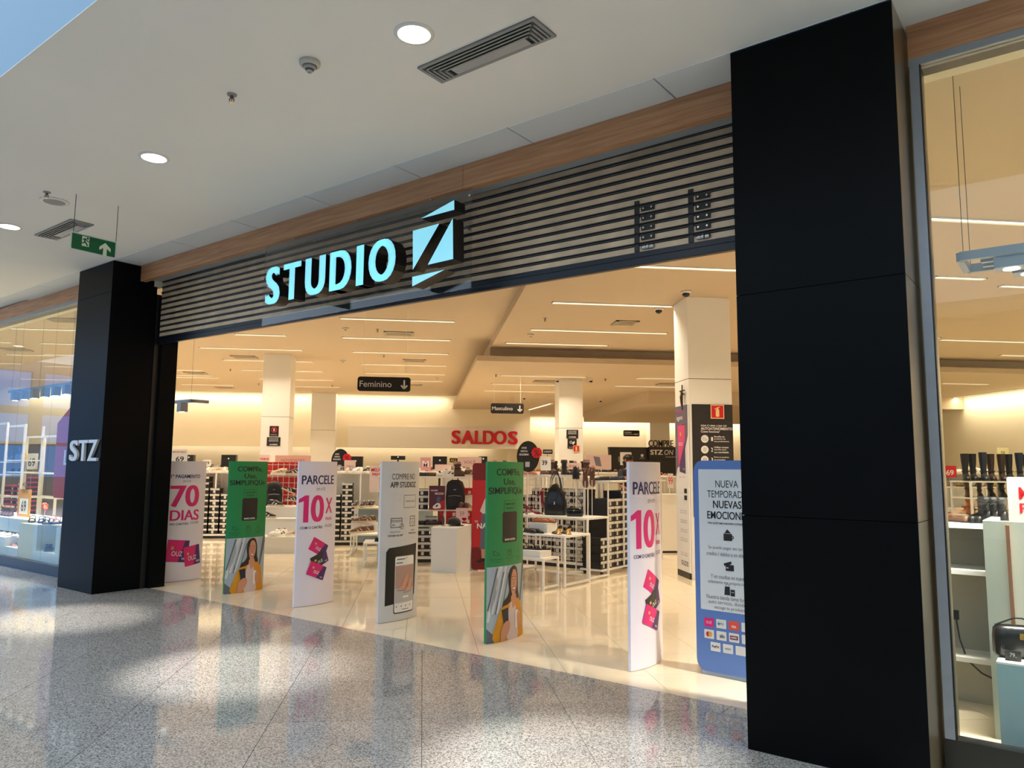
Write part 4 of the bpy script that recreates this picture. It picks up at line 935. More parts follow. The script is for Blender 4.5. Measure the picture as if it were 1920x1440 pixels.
def mk_boot(up, so, h=.36, w=.05):
    def f():
        t = empty('boot')
        sole_loft(0, .02, 0, so, t); MB().box(-.135, -.07, -.028, .028, 0, .035).build('heel', so, t)
        prof = [(-.13, .03, .11), (-.06, .038, .11), (-.01, .038, .085), (.05, .042, .06), (.10, .038, .045), (.14, .016, .02)]
        MB().loft([smooth_ring(x, ww, .018, hh) for x, ww, hh in prof], cap=True, closed=False).build('foot', up, t, smooth=True)
        R_ = []
        for z, cx_, rx, ry in ((.09, -.07, .062, .037), (.16, -.078, .052, .036), (.24, -.076, .058, .044), (h*.85, -.076, .062, .048), (h, -.076, .064, w)):
            R_.append([(cx_+rx*math.cos(2*math.pi*i/12), ry*math.sin(2*math.pi*i/12), z) for i in range(12)])
        MB().loft(R_, cap=False).build('shaft', up, t, smooth=True)
        MB().cyl((-.076, 0, h-.03), (-.076, 0, h-.025), .045, seg=12).build('lining', DARKG, t)
        MB().box(-.135, -.015, -.041, .041, .12, .132).build('buckle_strap', so, t)
        return t
    return Proto(f)
CW = mat('shoe_white', (238, 234, 224), .5); CB = mat('shoe_black', (24, 22, 22), .4); CBR = mat('shoe_brown', (92, 60, 42), .5); CTAN = mat('shoe_tan', (178, 106, 56), .5); CBEI = mat('shoe_beige', (206, 184, 156), .55)
CRED = mat('shoe_wine', (126, 22, 34), .35); CPINK = mat('shoe_pink', (224, 160, 160), .5); CGREY = mat('shoe_grey', (132, 128, 124), .5); CNAV = mat('shoe_navy', (38, 46, 70), .45); CGOLD = mat('gold_metal', (214, 172, 84), .25, metal=.9); CYEL = mat('shoe_yellow', (228, 190, 40), .5); CORR = mat('shoe_red_orange', (206, 66, 44), .45)
PS = {'white sneaker': mk_sneaker(CW, CW, CB), 'black sneaker': mk_sneaker(CB, CW, CW), 'beige sneaker': mk_sneaker(CBEI, CW, CTAN), 'brown sneaker': mk_sneaker(CBR, CBEI, CBEI), 'grey sneaker': mk_sneaker(CGREY, CW, CB), 'black and white sneaker': mk_sneaker(CB, CBEI, CW, .08),
      'tan loafer': mk_loafer(CTAN, CBR), 'black loafer': mk_loafer(CB, CB), 'brown loafer': mk_loafer(CBR, CB), 'navy loafer': mk_loafer(CNAV, CB), 'white loafer': mk_loafer(CW, CBEI),
      'black pump': mk_pump(CB, CGOLD), 'wine pump': mk_pump(CRED, CRED), 'black flat': mk_loafer(CB, CB, 'ballet_flat'),
      'wine sandal': mk_sandal(CRED, CBR, .09), 'black sandal': mk_sandal(CB, CB), 'pink sandal': mk_sandal(CPINK, CBEI), 'white flip flop': mk_flip(CBEI, CW), 'pink flip flop': mk_flip(CPINK, CPINK), 'red sandal': mk_sandal(CORR, CORR, .08), 'yellow sandal': mk_sandal(CYEL, CB),
      'black boot': mk_boot(CB, CB), 'dark brown boot': mk_boot(mat('boot_dark_brown', (58, 38, 30), .4), CB), 'tan boot': mk_boot(CTAN, CBR, .26), 'navy boot': mk_boot(mat('boot_navy', (34, 44, 58), .4), CB, .38), 'black ankle boot': mk_boot(CB, CB, .22), 'brown ankle boot': mk_boot(CBR, CB, .2)}
CATS = {'sneaker': 'sneaker', 'loafer': 'shoe', 'pump': 'shoe', 'flat': 'shoe', 'sandal': 'sandal', 'flop': 'flip flop', 'boot': 'boot'}
def shoe(kind, loc, rz, where, grp=None, sc=1.0):
    return PS[kind].put(loc, rz, kind+' '+where, CATS[kind.split()[-1]], grp, sc)
# shoe boxes ----------------------------------------------------------
BXK = mat('box_black', (30, 27, 26), .55); LBL = mat('box_label', (224, 220, 210), .6); BXR = mat('box_red', (196, 40, 30), .55); BXP = mat('box_magenta', (170, 30, 80), .55); BXG = mat('box_grey_brown', (110, 100, 92), .6)
def mk_box(body, lid, L=.32, w=.195, h=.115):
    def f():     # end face with the label looks along -y
        t = empty('shoe_box')
        MB().box(-w/2, w/2, 0, L, 0, h-.03).build('carton', body, t)
        MB().box(-w/2-.003, w/2+.003, -.003, L+.003, h-.038, h-.002).build('lid', body if lid is LBL else lid, t)
        MB().box(-w/2-.003, w/2+.003, -.0045, -.003, h-.040, h-.001).build('lid_end', lid, t)
        MB().box(-.035, .012, -.002, 0, .014, .07).build('label', LBL, t)
        return t
    return Proto(f)
BOXK = mk_box(BXK, LBL); BOXR = mk_box(BXR, BXR); BOXP = mk_box(BXK, BXP); BOXG = mk_box(BXG, LBL)
def stack(P, base, rz, n, label, grp, h=.115, gap=.001):
    for k in range(n): P.put((base.x, base.y, base.z+k*(h+gap)), rz+random.uniform(-.012, .012), label, 'shoe box', grp)
# white metal table: square tube sled frame, top -----------------------
def table(p, rz, L, D, h, label, group=None, top=None, tube=.026, name='display_table'):
    t = thing(name, label, 'table', p, rz, group)
    MB().box(-L/2, L/2, -D/2, D/2, h-.028, h).build('tabletop', top or WHITE, t, bevel=.002)
    for sx in (-1, 1):
        x = sx*(L/2-tube/2)
        for sy in (-1, 1): MB()._bar((x, sy*(D/2-tube/2), .0), (x, sy*(D/2-tube/2), h-.028), tube).build('leg', WHITE, t)
        MB()._bar((x, -D/2+tube, .035), (x, D/2-tube, .035), tube).build('foot_rail', WHITE, t)
    return t
def card(p, w, h, rz, m, label, prints=(), pole=None, cat='sign', name='price_sign', r=.01, group=None):
    t = thing(name, label, cat, p, rz, group)
    sh = rect(-w/2, w/2, 0, h, r)[0]
    MB().prism([(q[0], q[1]) for q in sh], lambda u, v: Vector((u, -.004, v)), lambda u, v: Vector((u, .004, v))).build('board', m, t)
    if pole:
        MB().cyl((0, .004, -pole), (0, .004, .01), .006, seg=6).build('pole', STEEL, t); MB().box(-.06, .06, -.04, .05, -pole, -pole+.006).build('foot', WHITE, t)
    sf = Flat((0, -.004, 0), (1, 0, 0))
    for shp, mm, nm, ly in prints: pr(t, sf, shp, mm, nm, ly)
    return t
# ================================================================== NESTED TABLES BEHIND THE GREEN TOTEM (aligned with the shop front)
def sn_table(s1, n0, n1, h, L, label): return table(W(s1-L/2, (n0+n1)/2), RZ, L, n1-n0, h, label, 'nested white display tables')
sn_table(-5.80, 8.30, 8.67, .415, .75, 'lowest white metal nesting table carrying black sandals')
sn_table(-5.72, 8.69, 9.345, .685, 1.25, 'middle height white metal nesting table carrying gold heeled pumps')
sn_table(-5.78, 9.37, 9.98, .89, 1.35, 'tallest white metal nesting table carrying black leather tote')
def riser(p, rz, L, D, h, label):
    t = thing('display_riser', label, 'riser', p, rz); MB().box(-L/2, L/2, -D/2, D/2, 0, h-.006).build('body', OFFW, t); MB().box(-L/2, L/2, -D/2, D/2, h-.006, h).build('top_sheet', WHITE, t)
    return t
riser(W(FN(1006, 1035, 8.47).x, 8.47, .415), RZ, .30, .26, .085, 'thin white riser block on the lowest nesting table')
shoe('black sandal', W(FN(1000, 1030, 8.46).x, 8.46, .50), RZ+.3, 'on thin riser of the lowest nesting table', 'black sandals on lowest nesting table'); shoe('black sandal', W(FN(1013, 1030, 8.52).x, 8.52, .50), RZ+.5, 'on thin riser of the lowest nesting table', 'black sandals on lowest nesting table')
riser(W(FN(1018, 992, 9.05).x, 9.05, .685), RZ, .32, .26, .135, 'white riser block under tan loafers on middle nesting table')
shoe('tan loafer', W(FN(1013, 975, 9.02).x, 9.02, .82), RZ+.15, 'on white riser of middle nesting table', 'tan loafers on riser'); shoe('tan loafer', W(FN(1025, 975, 9.08).x, 9.08, .82), RZ+.2, 'on white riser of middle nesting table', 'tan loafers on riser')
shoe('black flat', W(FN(994, 993, 8.80).x, 8.80, .685), RZ-.3, 'beside riser on middle nesting table', 'black flats on middle table'); shoe('black flat', W(FN(1005, 993, 8.84).x, 8.84, .685), RZ-.2, 'beside riser on middle nesting table', 'black flats on middle table')
for a, b in ((FN(1044, 993, 8.88).x, 8.88), (FN(1062, 990, 8.98).x, 8.98)): shoe('black pump', W(a, b, .685), RZ+math.pi-.5, 'with gold geometric heel on middle nesting table', 'gold heeled pumps')
shoe('wine pump', W(FN(1000, 955, 9.55).x, 9.55, .89), RZ+1.0, 'standing on tallest nesting table beside the tote', 'wine shoes on tallest table', 1.1); 
LEA = mat('black_leather', (22, 20, 20), .3, bump=.15, scale=40)
def tote(p, rz, label, k=1.0):
    t = thing('tote_bag', label, 'bag', p, rz); t.scale = k
    R_ = []
    for z, w, d in ((0, .17, .075), (.02, .185, .085), (.14, .18, .075), (.26, .135, .05), (.36, .075, .02)):
        R_.append([(w*math.copysign(abs(math.cos(a))**.6, math.cos(a)), d*math.copysign(abs(math.sin(a))**.6, math.sin(a)), z-(.03*abs(math.cos(a)) if z > .3 else 0)) for a in [2*math.pi*i/20 for i in range(20)]])
    MB().loft(R_, cap=True).build('bag_body', LEA, t, smooth=True)
    MB().tube([(-.09, -.03, .30), (-.07, -.04, .42), (-.02, -.03, .50), (.03, -.03, .50), (.07, -.04, .42), (.10, -.03, .28)], .008).build('handle', LEA, t)
    MB().tube([(-.09, .03, .30), (-.06, .04, .42), (0, .03, .49), (.06, .04, .42), (.10, .03, .28)], .008).build('handle', LEA, t)
    MB().tube([(.06, -.05, .30), (.03, -.075, .2), (-.02, -.085, .14), (-.06, -.085, .12)], .007).build('tie_strap', LEA, t)
    MB().ball((-.0, -.088, .14), .014, .008, .02).build('charm', STEEL, t)
    return t
tote(W(FN(1042, 955, 9.66).x, 9.66, .89), RZ+.35, 'slouchy black leather tote bag on the tallest nesting table', (.95, 1.0, 1.32))
def handbag(p, rz, label, m=LEA, w=.13, d=.05, h=.13, sh=2.4):
    t = thing('handbag', label, 'bag', p, rz); R_ = []
    for z, k in ((0, .9), (.02, 1), (h*.6, 1), (h*.9, .95), (h, .75)):
        R_.append([(w*k*math.copysign(abs(math.cos(a))**.5, math.cos(a)), d*k*math.copysign(abs(math.sin(a))**.5, math.sin(a)), z) for a in [2*math.pi*i/20 for i in range(20)]])
    MB().loft(R_).build('bag_body', m, t, smooth=True)
    MB().box(-.012, .012, -d-.006, -d+.004, h*.62, h*.82).build('clasp', CGOLD, t)
    MB().tube([(-w*.95, 0, h*.85), (-w*.8, 0, h*(.4+sh*.5)), (-.02, 0, h*sh), (.02, 0, h*sh), (w*.8, 0, h*(.4+sh*.5)), (w*.95, 0, h*.85)], .005).build('strap', m, t)
    MB().box(-w*.9, w*.9, -.004, .004, h-.004, h+.004).build('zip', DARKG, t)
    return t
handbag(W(FN(1078, 960, 9.58).x, 9.58, .89), RZ+.3, 'small glossy black boxy handbag on the tallest nesting table', mat('patent_black', (16, 16, 16), .12), .125, .055, .125)
# ================================================================== WHEELED BOX RACK
RS = FN(1127, 1072, 10.04).x
rk = thing('wheeled_rack', 'white wheeled rack loaded with black shoe boxes beside the nesting tables', 'rack', W(RS-.16, 11.0), RZ)
MB().box(-.19, .19, -1.0, 1.05, .06, .085).build('base_shelf', WHITE, rk)
for x in (-.15, .15):
    for y in (-.92, .95):
        c = MB().box(x-.015, x+.015, y-.015, y+.015, .045, .06).build('caster_fork', STEEL, rk); MB().cyl((x-.012, y, .026), (x+.012, y, .026), .026, seg=14).build('wheel', BLACKP, c)
for y in (-.78, -.3, .2, .7, 1.03):
    for x in (-.178, .185): MB()._bar((x, y, .085), (x, y, 1.39), .018).build('post', WHITE, rk)
MB().box(-.27, .27, -.82, 1.06, 1.39, 1.415).build('top_shelf', WHITE, rk)
for y in (-.78, -.3, .2, .7, 1.03): MB()._bar((-.178, y, 1.38), (.185, y, 1.38), .018).build('cross_bar', WHITE, rk)
nb = (4, 9, 9, 10, 10, 10, 10)
for i, k in enumerate(nb):
    base = W(RS, 10.13+.212*i, .087)
    stack(BOXK, base, RZ+math.pi/2, k, 'black shoe box with white end flap stacked on the wheeled rack', 'boxes on wheeled rack')
gsh = 'shoes on top of the wheeled rack'
for i, (kd, a) in enumerate((('black loafer', .4), ('navy loafer', .5), ('navy loafer', .3), ('tan loafer', .2), ('tan loafer', .4), ('black flat', .3), ('brown loafer', .2))):
    shoe(kd, W(RS-.12+.05*(i % 2), 10.28+.24*i, 1.415), RZ-math.pi/2-.9+a, 'on top shelf of the wheeled box rack', gsh)
def shoe_stand(p, h, kind, label, tilt=-55, rz=0.0, sc=1.0):
    """a shoe fixed on its display stem: one thing"""
    if PS[kind].o is None: PS[kind].o = PS[kind].maker(); PS[kind].spare = True
    t = thing('mounted_shoe', label, CATS[kind.split()[-1]], p, rz)
    MB().cyl((0, 0, 0), (0, 0, .005), .045, seg=14).build('stem_base', WHITE, t); MB().cyl((0, 0, .005), (0, 0, h), .005, seg=6).build('stem_rod', WHITE, t)
    M_ = Matrix.Translation((0, 0, h+.02)) @ Matrix.Rotation(math.radians(tilt), 4, 'Y') @ Matrix.Scale(sc, 4)
    for ch in PS[kind].o.children:
        c = ch.copy(); COL.objects.link(c); c.parent = t; c.matrix_local = M_
    return t
shoe_stand(W(FN(1014, 940, 9.62).x, 9.62, .89), .17, 'wine pump', 'wine pump propped upright on display stem above tallest table', 55, RZ+1.3, 1.1)
for k, (px, py) in enumerate(((1097, 902), (1110, 900))):
    q = FN(px, py, 9.85)
    shoe_stand(W(q.x, 9.85, .89), q.z-.89, 'wine sandal', ('wine strappy sandal', 'second wine strappy sandal')[k]+' hung on tall stem over tallest table', 60, RZ+math.pi/2+.4)
# black cone pouch on pole (upright leather pouch)
q = FN(1080, 890, 10.1)
t = thing('leather_pouch', 'upright black leather pouch on slim pole behind the tallest table', 'bag', W(q.x, 10.1, 0), RZ)
MB().loft([[(r*math.cos(2*math.pi*i/14), .6*r*math.sin(2*math.pi*i/14), z) for i in range(14)] for r, z in ((.062, q.z-.07), (.064, q.z), (.05, q.z+.13))]).build('pouch', LEA, t, smooth=True); MB().cyl((0, 0, 0), (0, 0, q.z-.07), .012, seg=8).build('pole', WHITE, t); MB().cyl((0, 0, 0), (0, 0, .01), .12, seg=18).build('base', WHITE, t)
# ================================================================== GONDOLA RACKS
def gondola(p, rz, L, D, h, label, group=None, mids=(.55, .98), back=None, posts=3, grid=False, name='shelf_rack'):
    """white rack: uprights, base, mid shelves and top shelf; local x along its length, front towards -y"""
    t = thing(name, label, 'rack', p, rz, group)
    MB().box(-L/2, L/2, -D/2, D/2, .06, .10).build('base_shelf', WHITE, t); MB().box(-L/2+.03, L/2-.03, -D/2+.05, D/2-.05, 0, .06).build('plinth', DARKG, t)
    for k in range(posts):
        x = -L/2+.02+(L-.04)*k/(posts-1)
        for y in (-D/2+.015, D/2-.015): MB()._bar((x, y, .10), (x, y, h-.03), .03).build('post', WHITE, t)
    for z in mids: MB().box(-L/2, L/2, -D/2+.02, D/2, z-.025, z).build('shelf', WHITE, t)
    MB().box(-L/2-.02, L/2+.02, -D/2-.02, D/2+.02, h-.03, h).build('top_shelf', WHITE, t)
    if back: MB().box(-L/2+.03, L/2-.03, D/2-.012, D/2-.004, .1, h-.03).build('back_panel', back, t)
    if grid:
        n = int(L/.07)
        mb = MB()
        for k in range(n+1): mb._bar((-L/2+L*k/n, -D/2+.01, .12), (-L/2+L*k/n, -D/2+.01, h-.04), .006)
        for k in range(int(h/.09)): mb._bar((-L/2, -D/2+.008, .14+k*.09), (L/2, -D/2+.008, .14+k*.09), .006)
        o = mb.build('wire_grid', WHITE, t); o['kind'] = 'stuff'
    return t
def row(kinds, p, rz, L, n, z, where, grp, dy=0.0, jit=.25, turn=-math.pi/2, sc=1.0):
    M_ = Matrix.Rotation(rz, 4, 'Z')
    for k in range(n):
        x = -L/2+L*(k+.5)/n
        q = Vector(p)+M_ @ Vector((x, dy+random.uniform(-.03, .03), 0)); q.z = z
        shoe(kinds[k % len(kinds)], q, rz+turn+random.uniform(-jit, jit), where, grp, sc)
# L1: rack of black boxes left
t = gondola(Vector((-4.55, 17.78, 0)), 0, 2.2, .5, 1.46, 'white rack of black shoe boxes seen beside the pink seventy totem', None, (), OFFW, 5)
for i in range(2, 7):
    n = 10 if i in (0, 1, 2, 3) else 8
    if i in (5, 6): n = 7
    stack(BOXK, Vector((-5.5+.235*i, 17.53, .10)), 0, n, 'black shoe box with white end flap in the tall rack of boxes', 'boxes in tall rack', h=.125)
row(['beige sneaker', 'white sneaker', 'grey sneaker', 'white sneaker', 'white sneaker'], (-4.5, 17.75, 0), 0, 2.1, 12, 1.46, 'lined up on top of the tall rack of black boxes', 'sneakers over tall box rack', -.1, .5)
row(['white sneaker', 'beige sneaker'], (-4.5, 17.9, 0), 0, 2.1, 11, 1.46, 'lined up on top of the tall rack of black boxes', 'sneakers over tall box rack', .12, .5)
# tiered white plinth
t = thing('tiered_plinth', 'white stepped plinth carrying sneakers beside the green totem', 'plinth', (-2.55, 15.0, 0))
for k, (y0, y1, z0, z1, x0, x1) in enumerate(((-.45, 1.2, 0, .30, -.62, .62), (.05, 1.2, .30, .60, -.62, .62), (.45, 1.2, .60, .80, -.62, .25))):
    MB().box(x0, x1, y0, y1, z0, z1-.012).build('step_body', OFFW, t); MB().box(x0-.008, x1+.008, y0-.01, y1, z1-.012, z1).build('step_top', WHITE, t)
base = Vector((-2.55, 15.0, 0))
def onpx(kind, px, py, Y, z, rz, where, grp=None, sc=1.0):
    q = FY(px, py, Y); return shoe(kind, Vector((q.x, Y, z)), rz, where, grp, sc)
for px in (516, 527): onpx('white sneaker', px, 995, 14.72, .30, -2.1, 'on lowest tread of the white stepped plinth', 'pair on lowest tread', 1.15)
onpx('beige sneaker', 552, 996, 14.75, .30, -2.6, 'at the end of lowest tread of stepped plinth', None, 1.1)
onpx('black and white sneaker', 503, 965, 15.2, .60, -.3, 'on middle tread of stepped plinth', 'middle tread sneakers', 1.15); onpx('black and white sneaker', 497, 965, 15.25, .60, -.3, 'on middle tread of stepped plinth', 'middle tread sneakers', 1.15)
onpx('black and white sneaker', 517, 949, 15.6, .80, -.35, 'on upper block of stepped plinth', None, 1.2)
for k, (px, py) in enumerate(((541, 922), (544, 940))): 
    q = FY(px, py, 15.75); shoe_stand(Vector((q.x+.03*k, 15.7+.1*k, .6)), q.z-.62, 'black and white sneaker', ('upper', 'lower')[k]+' black sneaker held on stem above stepped plinth', (-25, -8)[k], math.pi+.2)
# red wire grid panel behind it
q0 = FY(497, 940, 16.4); q1 = FY(565, 875, 16.4)
t = thing('red_panel', 'red display panel with white wire grid behind the stepped plinth', 'panel', ((q0.x+q1.x)/2, 16.4, 0))
w_ = (q1.x-q0.x)/2+.1
MB().box(-w_, w_, 0, .02, 0, 1.68).build('board', mat('red_board', (206, 44, 30), .5), t)
for k in range(9): MB()._bar((-w_+2*w_*k/8, -.012, .4), (-w_+2*w_*k/8, -.012, 1.66), .010).build('grid_wire', WHITE, t)
for k in range(10): MB()._bar((-w_, -.022, .5+k*.125), (w_, -.022, .5+k*.125), .010).build('grid_wire', WHITE, t)
MB().box(-w_, w_, -.2, -.03, 1.40, 1.42).build('ledge', WHITE, t)
qq = FY(524, 886, 16.3); shoe('beige sneaker', Vector((qq.x, 16.29, 1.42)), -2.8, 'on ledge of the red display panel', None, 1.2); qq = FY(551, 886, 16.3); shoe('black and white sneaker', Vector((qq.x, 16.29, 1.42)), -2.7, 'on ledge of the red display panel', None, 1.2)
NYL = mat('black_nylon', (26, 25, 26), .6, bump=.2, scale=60)
def backpack(p, rz, label, k=1.0):
    t = thing('backpack', label, 'backpack', p, rz); t.scale = (k, k, k)
    def rr(w, d, z, y=0): return [(w*math.copysign(abs(math.cos(a))**.55, math.cos(a)), y+d*math.copysign(abs(math.sin(a))**.55, math.sin(a)), z) for a in [2*math.pi*i/18 for i in range(18)]]
    MB().loft([rr(.14, .07, 0), rr(.155, .085, .03), rr(.16, .09, .2), rr(.15, .085, .34), rr(.12, .065, .43), rr(.06, .03, .465)]).build('main_compartment', NYL, t, smooth=True)
    MB().loft([rr(.115, .03, .03, -.085), rr(.125, .035, .06, -.09), rr(.12, .035, .2, -.09), rr(.1, .02, .235, -.085)]).build('front_pocket', NYL, t, smooth=True)
    MB().tube([(-.10, -.125, .21), (0, -.128, .225), (.10, -.125, .21)], .004).build('pocket_zip', GREYP, t)
    MB().tube([(-.13, -.08, .3), (-.09, -.085, .40), (0, -.07, .445), (.09, -.085, .40), (.13, -.08, .3)], .004).build('main_zip', DARKG, t)
    MB().tube([(-.05, .02, .45), (-.035, .02, .5), (0, .02, .515), (.035, .02, .5), (.05, .02, .45)], .009).build('grab_handle', NYL, t)
    for q in (-1, 1): MB().tube([(q*.08, .06, .44), (q*.14, .12, .3), (q*.13, .11, .08)], .014).build('shoulder_strap', NYL, t)
    MB().box(-.02, .02, -.093, -.085, .305, .318).build('badge', STEEL, t)
    return t
q = FY(512, 948, 15.9); backpack(Vector((q.x, 15.95, .80)), .15, 'black backpack leaning behind sneakers on the stepped plinth', 1.05)
# pink header sign
q = FY(549, 873, 17.0); card(Vector((q.x, 17.0, q.z)), .76, .22, 0, mat('sign_pink', (226, 178, 160), .5), 'pale pink header sign reading new arrivals above the red panel', [(shift(fit('NOVIDADES', .5, .07), 0, .11), mat('pink_grey', (150, 120, 116), .5), 'lettering', 1)], pole=q.z-1.0)
t = gondola(Vector((q.x, 17.3, 0)), 0, 1.3, .5, 1.0, 'low white rack hidden behind the red display panel', None, (.55,))
# centre-left table group --------------------------------------------------
WOODT = mat('pale_laminate', (232, 222, 198), .35)
a = FZ(655, 1044); 
t = table(Vector((-.55, 14.2, 0)), 0, 1.42, .55, .40, 'low white table with brown striped sneakers between the pale totems', None)
zt = FY(655, 952, 14.4).z
t2 = table(Vector((-.50, 14.80, 0)), 0, 1.5, .62, zt, 'higher pale topped table behind the low sneaker table', None, WOODT)
MB().box(-.72, .72, .29, .30, .15, zt-.04).build('rear_panel', mat('blue_grey_panel', (150, 170, 182), .4), t2)
table(Vector((-.50, 12.75, 0)), 0, .84, .55, .39, 'small low white table partly behind the grey phone totem', None)
shoe('black flat', FY(703, 1016, 12.6)*1, .2, 'on small low table behind grey totem') if False else shoe('black flat', Vector((-.62, 12.62, .39)), -.4, 'on small low table behind the grey phone totem')
for px, py in ((668, 936), (682, 936), (690, 932), (698, 932)): q = FY(px, py, 14.7); shoe('black and white sneaker', Vector((q.x, 14.62+(.18 if py < 935 else 0), zt)), -1.7, 'on the higher pale topped table', 'sneakers on pale topped table', 1.05)
for px, yy in ((672, 14.1), (686, 14.25)): q = FY(px, 985, yy); shoe('brown sneaker', Vector((q.x, yy, .40)), -2.6, 'on the low white table', 'brown sneakers on low table', 1.15)
rr_ = riser(Vector((FY(684, 980, 14.38).x, 14.42, .40)), 0, .5, .12, .17, 'small white stand on the low sneaker table')
for px in (676, 690): q = FY(px, 968, 14.40); shoe('brown sneaker', Vector((q.x, 14.42, .57)), -2.7, 'on small stand over the low white table', 'brown sneakers on small stand', 1.1)
t = gondola(Vector((-.98, 16.2, 0)), 0, 1.75, .5, 1.48, 'white shelf rack with box tower behind the pale topped table', None, (), OFFW, 4)
stack(BOXK, Vector((FY(650, 960, 15.93).x, 15.93, .10)), 0, 10, 'dark shoe box with white end flap in single tower behind pale topped table', 'single tower of boxes', h=.115)
stack(BOXK, Vector((FY(628, 960, 15.93).x, 15.93, .10)), 0, 8, 'dark shoe box with white end flap in tower next to the payment totem', 'tower beside payment totem', h=.115)
stack(BOXK, Vector((FY(668, 960, 15.93).x, 15.93, .62)), 0, 2, 'dark shoe box with white end flap on short pile by the pale topped table', 'short pile of boxes', h=.115)
stack(BOXG, Vector((FY(668, 960, 15.93).x, 15.93, .10)), 0, 4, 'grey brown shoe box at bottom of short pile', 'short pile of boxes', h=.125)
row(['grey sneaker', 'beige sneaker', 'white sneaker', 'black sneaker', 'beige sneaker', 'white sneaker'], (-.98, 16.15, 0), 0, 1.7, 9, 1.48, 'on top of the shelf rack with the box tower', 'sneakers over box tower rack', -.08, .6)
row(['black sneaker', 'grey sneaker', 'white sneaker'], (-.98, 16.3, 0), 0, 1.7, 8, 1.48, 'on top of the shelf rack with the box tower', 'sneakers over box tower rack', .12, .6)
q = FY(710, 960, 15.2); card(Vector((q.x-.02, 15.3, 1.10)), .36, .52, 0, PINKT, 'tall pale price board with red letters beside the grey phone totem', [(joinp(shift(fit('MELHOR', .30, .07, bold=.03), 0, .44), shift(fit('PREÇO', .26, .07, bold=.03), 0, .34)), RED, 'lettering', 1)], pole=1.10)
# centre-right group: backpack rack, tapered pedestal, red poster -------------------
Yb = 13.1
z1 = FY(840, 955, Yb).z; z2 = FY(800, 983, Yb).z; z3 = FY(860, 893, 13.3).z
t = gondola(Vector((.12, 13.3, 0)), 0, 1.7, .55, z3, 'white rack holding black backpack and red poster behind the tapered pedestal', None, (z1, z2, ), None, 4)
q = FY(853, 955, Yb-.05); backpack(Vector((q.x, Yb-.02, z1)), -.1, 'large black backpack standing on white rack above pedestal', 1.08)
q = FY(819, 950, Yb-.1)
card(Vector((q.x, Yb-.1, z1)), .27, .40, 0, mat('poster_red', (172, 28, 36), .45), 'small red poster with sneaker picture beside the large backpack', [
    (poly2d([(-.135, .0), (-.135, .4), (.135, .4), (.135, .17), (.0, .1)]), mat('poster_plum', (92, 42, 58), .5), 'dark_field', 1), (joinp(shift(fit('CALÇADO', .12, .035, bold=.03), -.05, .32), shift(fit('MASCULINO', .15, .035, bold=.03), .04, .27)), PWHITE, 'lettering', 2),
    (poly2d([(.0, .22), (.06, .22), (.05, .10), (-.01, .10)]), mat('print_jeans', (84, 92, 128), .5), 'trouser_print', 3), (poly2d([(-.07, .03), (-.06, .065), (.0, .11), (.05, .105), (.07, .06), (.06, .025), (-.03, .015)]), PWHITE, 'shoe_print', 4), (poly2d([(-.03, .05), (.0, .085), (.03, .08), (.0, .045)]), INK, 'shoe_stripe', 5)], cat='poster', name='poster_card')
for px, py, kd in ((878, 950, 'brown sneaker'), (868, 953, 'brown sneaker')): q = FY(px, py, Yb-.2); shoe(kd, Vector((q.x, Yb-.12, z1)), 1.2, 'on shelf beside the large backpack', 'brown shoes beside backpack', 1.1)
card(Vector((FY(866, 978, 12.6).x, 12.6, FY(866, 978, 12.6).z)), .20, .22, .0, mat('card_blush', (232, 206, 204), .5), 'blush price card with red heart in front of the backpack shelf', [(shift(fit('59', .07, .07), 0, .13), mat('pink_grey', (150, 120, 116), .5), 'price', 1), (joinp(disc2d(.02, .045, .022, 12), disc2d(.055, .045, .022, 12), poly2d([(.0, .04), (.0375, -.005+.01), (.076, .04)])), RED, 'heart', 2)], pole=FY(866, 978, 12.6).z)
for px in (798, 812): q = FY(px, 980, Yb-.15); shoe('black loafer', Vector((q.x, Yb-.1, z2)), .4, 'on lower shelf of the backpack rack', 'black loafers on backpack rack', 1.15)
for px, kd in ((795, 'navy loafer'), (815, 'brown loafer'), (832, 'white loafer'), (845, 'white sneaker'), (866, 'brown ankle boot'), (886, 'brown sneaker')): q = FY(px, 890, 13.2); shoe(kd, Vector((q.x, 13.2, z3)), .2, 'on top shelf of the backpack rack', 'shoes over backpack rack', 1.05)
for px, nb_, zz, PB in ((793, 2, z1-.30, BOXK), (809, 1, z2+.003, BOXG), (835, 2, z2+.003, BOXR), (852, 2, z2+.003, BOXR), (879, 2, z2+.003, BOXR)):
    if PB is BOXK: continue
    q = FY(px, 970, 13.15); stack(PB, Vector((q.x, 13.12, zz)), 0, nb_, ('grey brown' if PB is BOXG else 'red')+' shoe box on the rack behind the tapered pedestal', 'boxes behind pedestal', h=.12)
for px, nb_ in ((794, 4), (810, 3), (835, 4), (872, 4)):
    q = FY(px, 1000, 13.2); stack(BOXK, Vector((q.x, 13.12, .10)), 0, nb_, 'dark shoe box with white end flap low on the backpack rack', 'low boxes on backpack rack', h=.115)
q = FY(792, 940, 13.2); stack(BOXK, Vector((q.x, 13.12, z1)), 0, 3, 'dark shoe box with white end flap on backpack shelf end', 'boxes on backpack shelf', h=.115)
q = FY(882, 915, 13.3); BOXR.put((q.x, 13.34, z1+.24), 0, 'flat red box standing high beside the large backpack', 'shoe box'); rz_ = riser(Vector((q.x, 13.5, z1)), 0, .22, .3, .238, 'white riser carrying the flat red box')
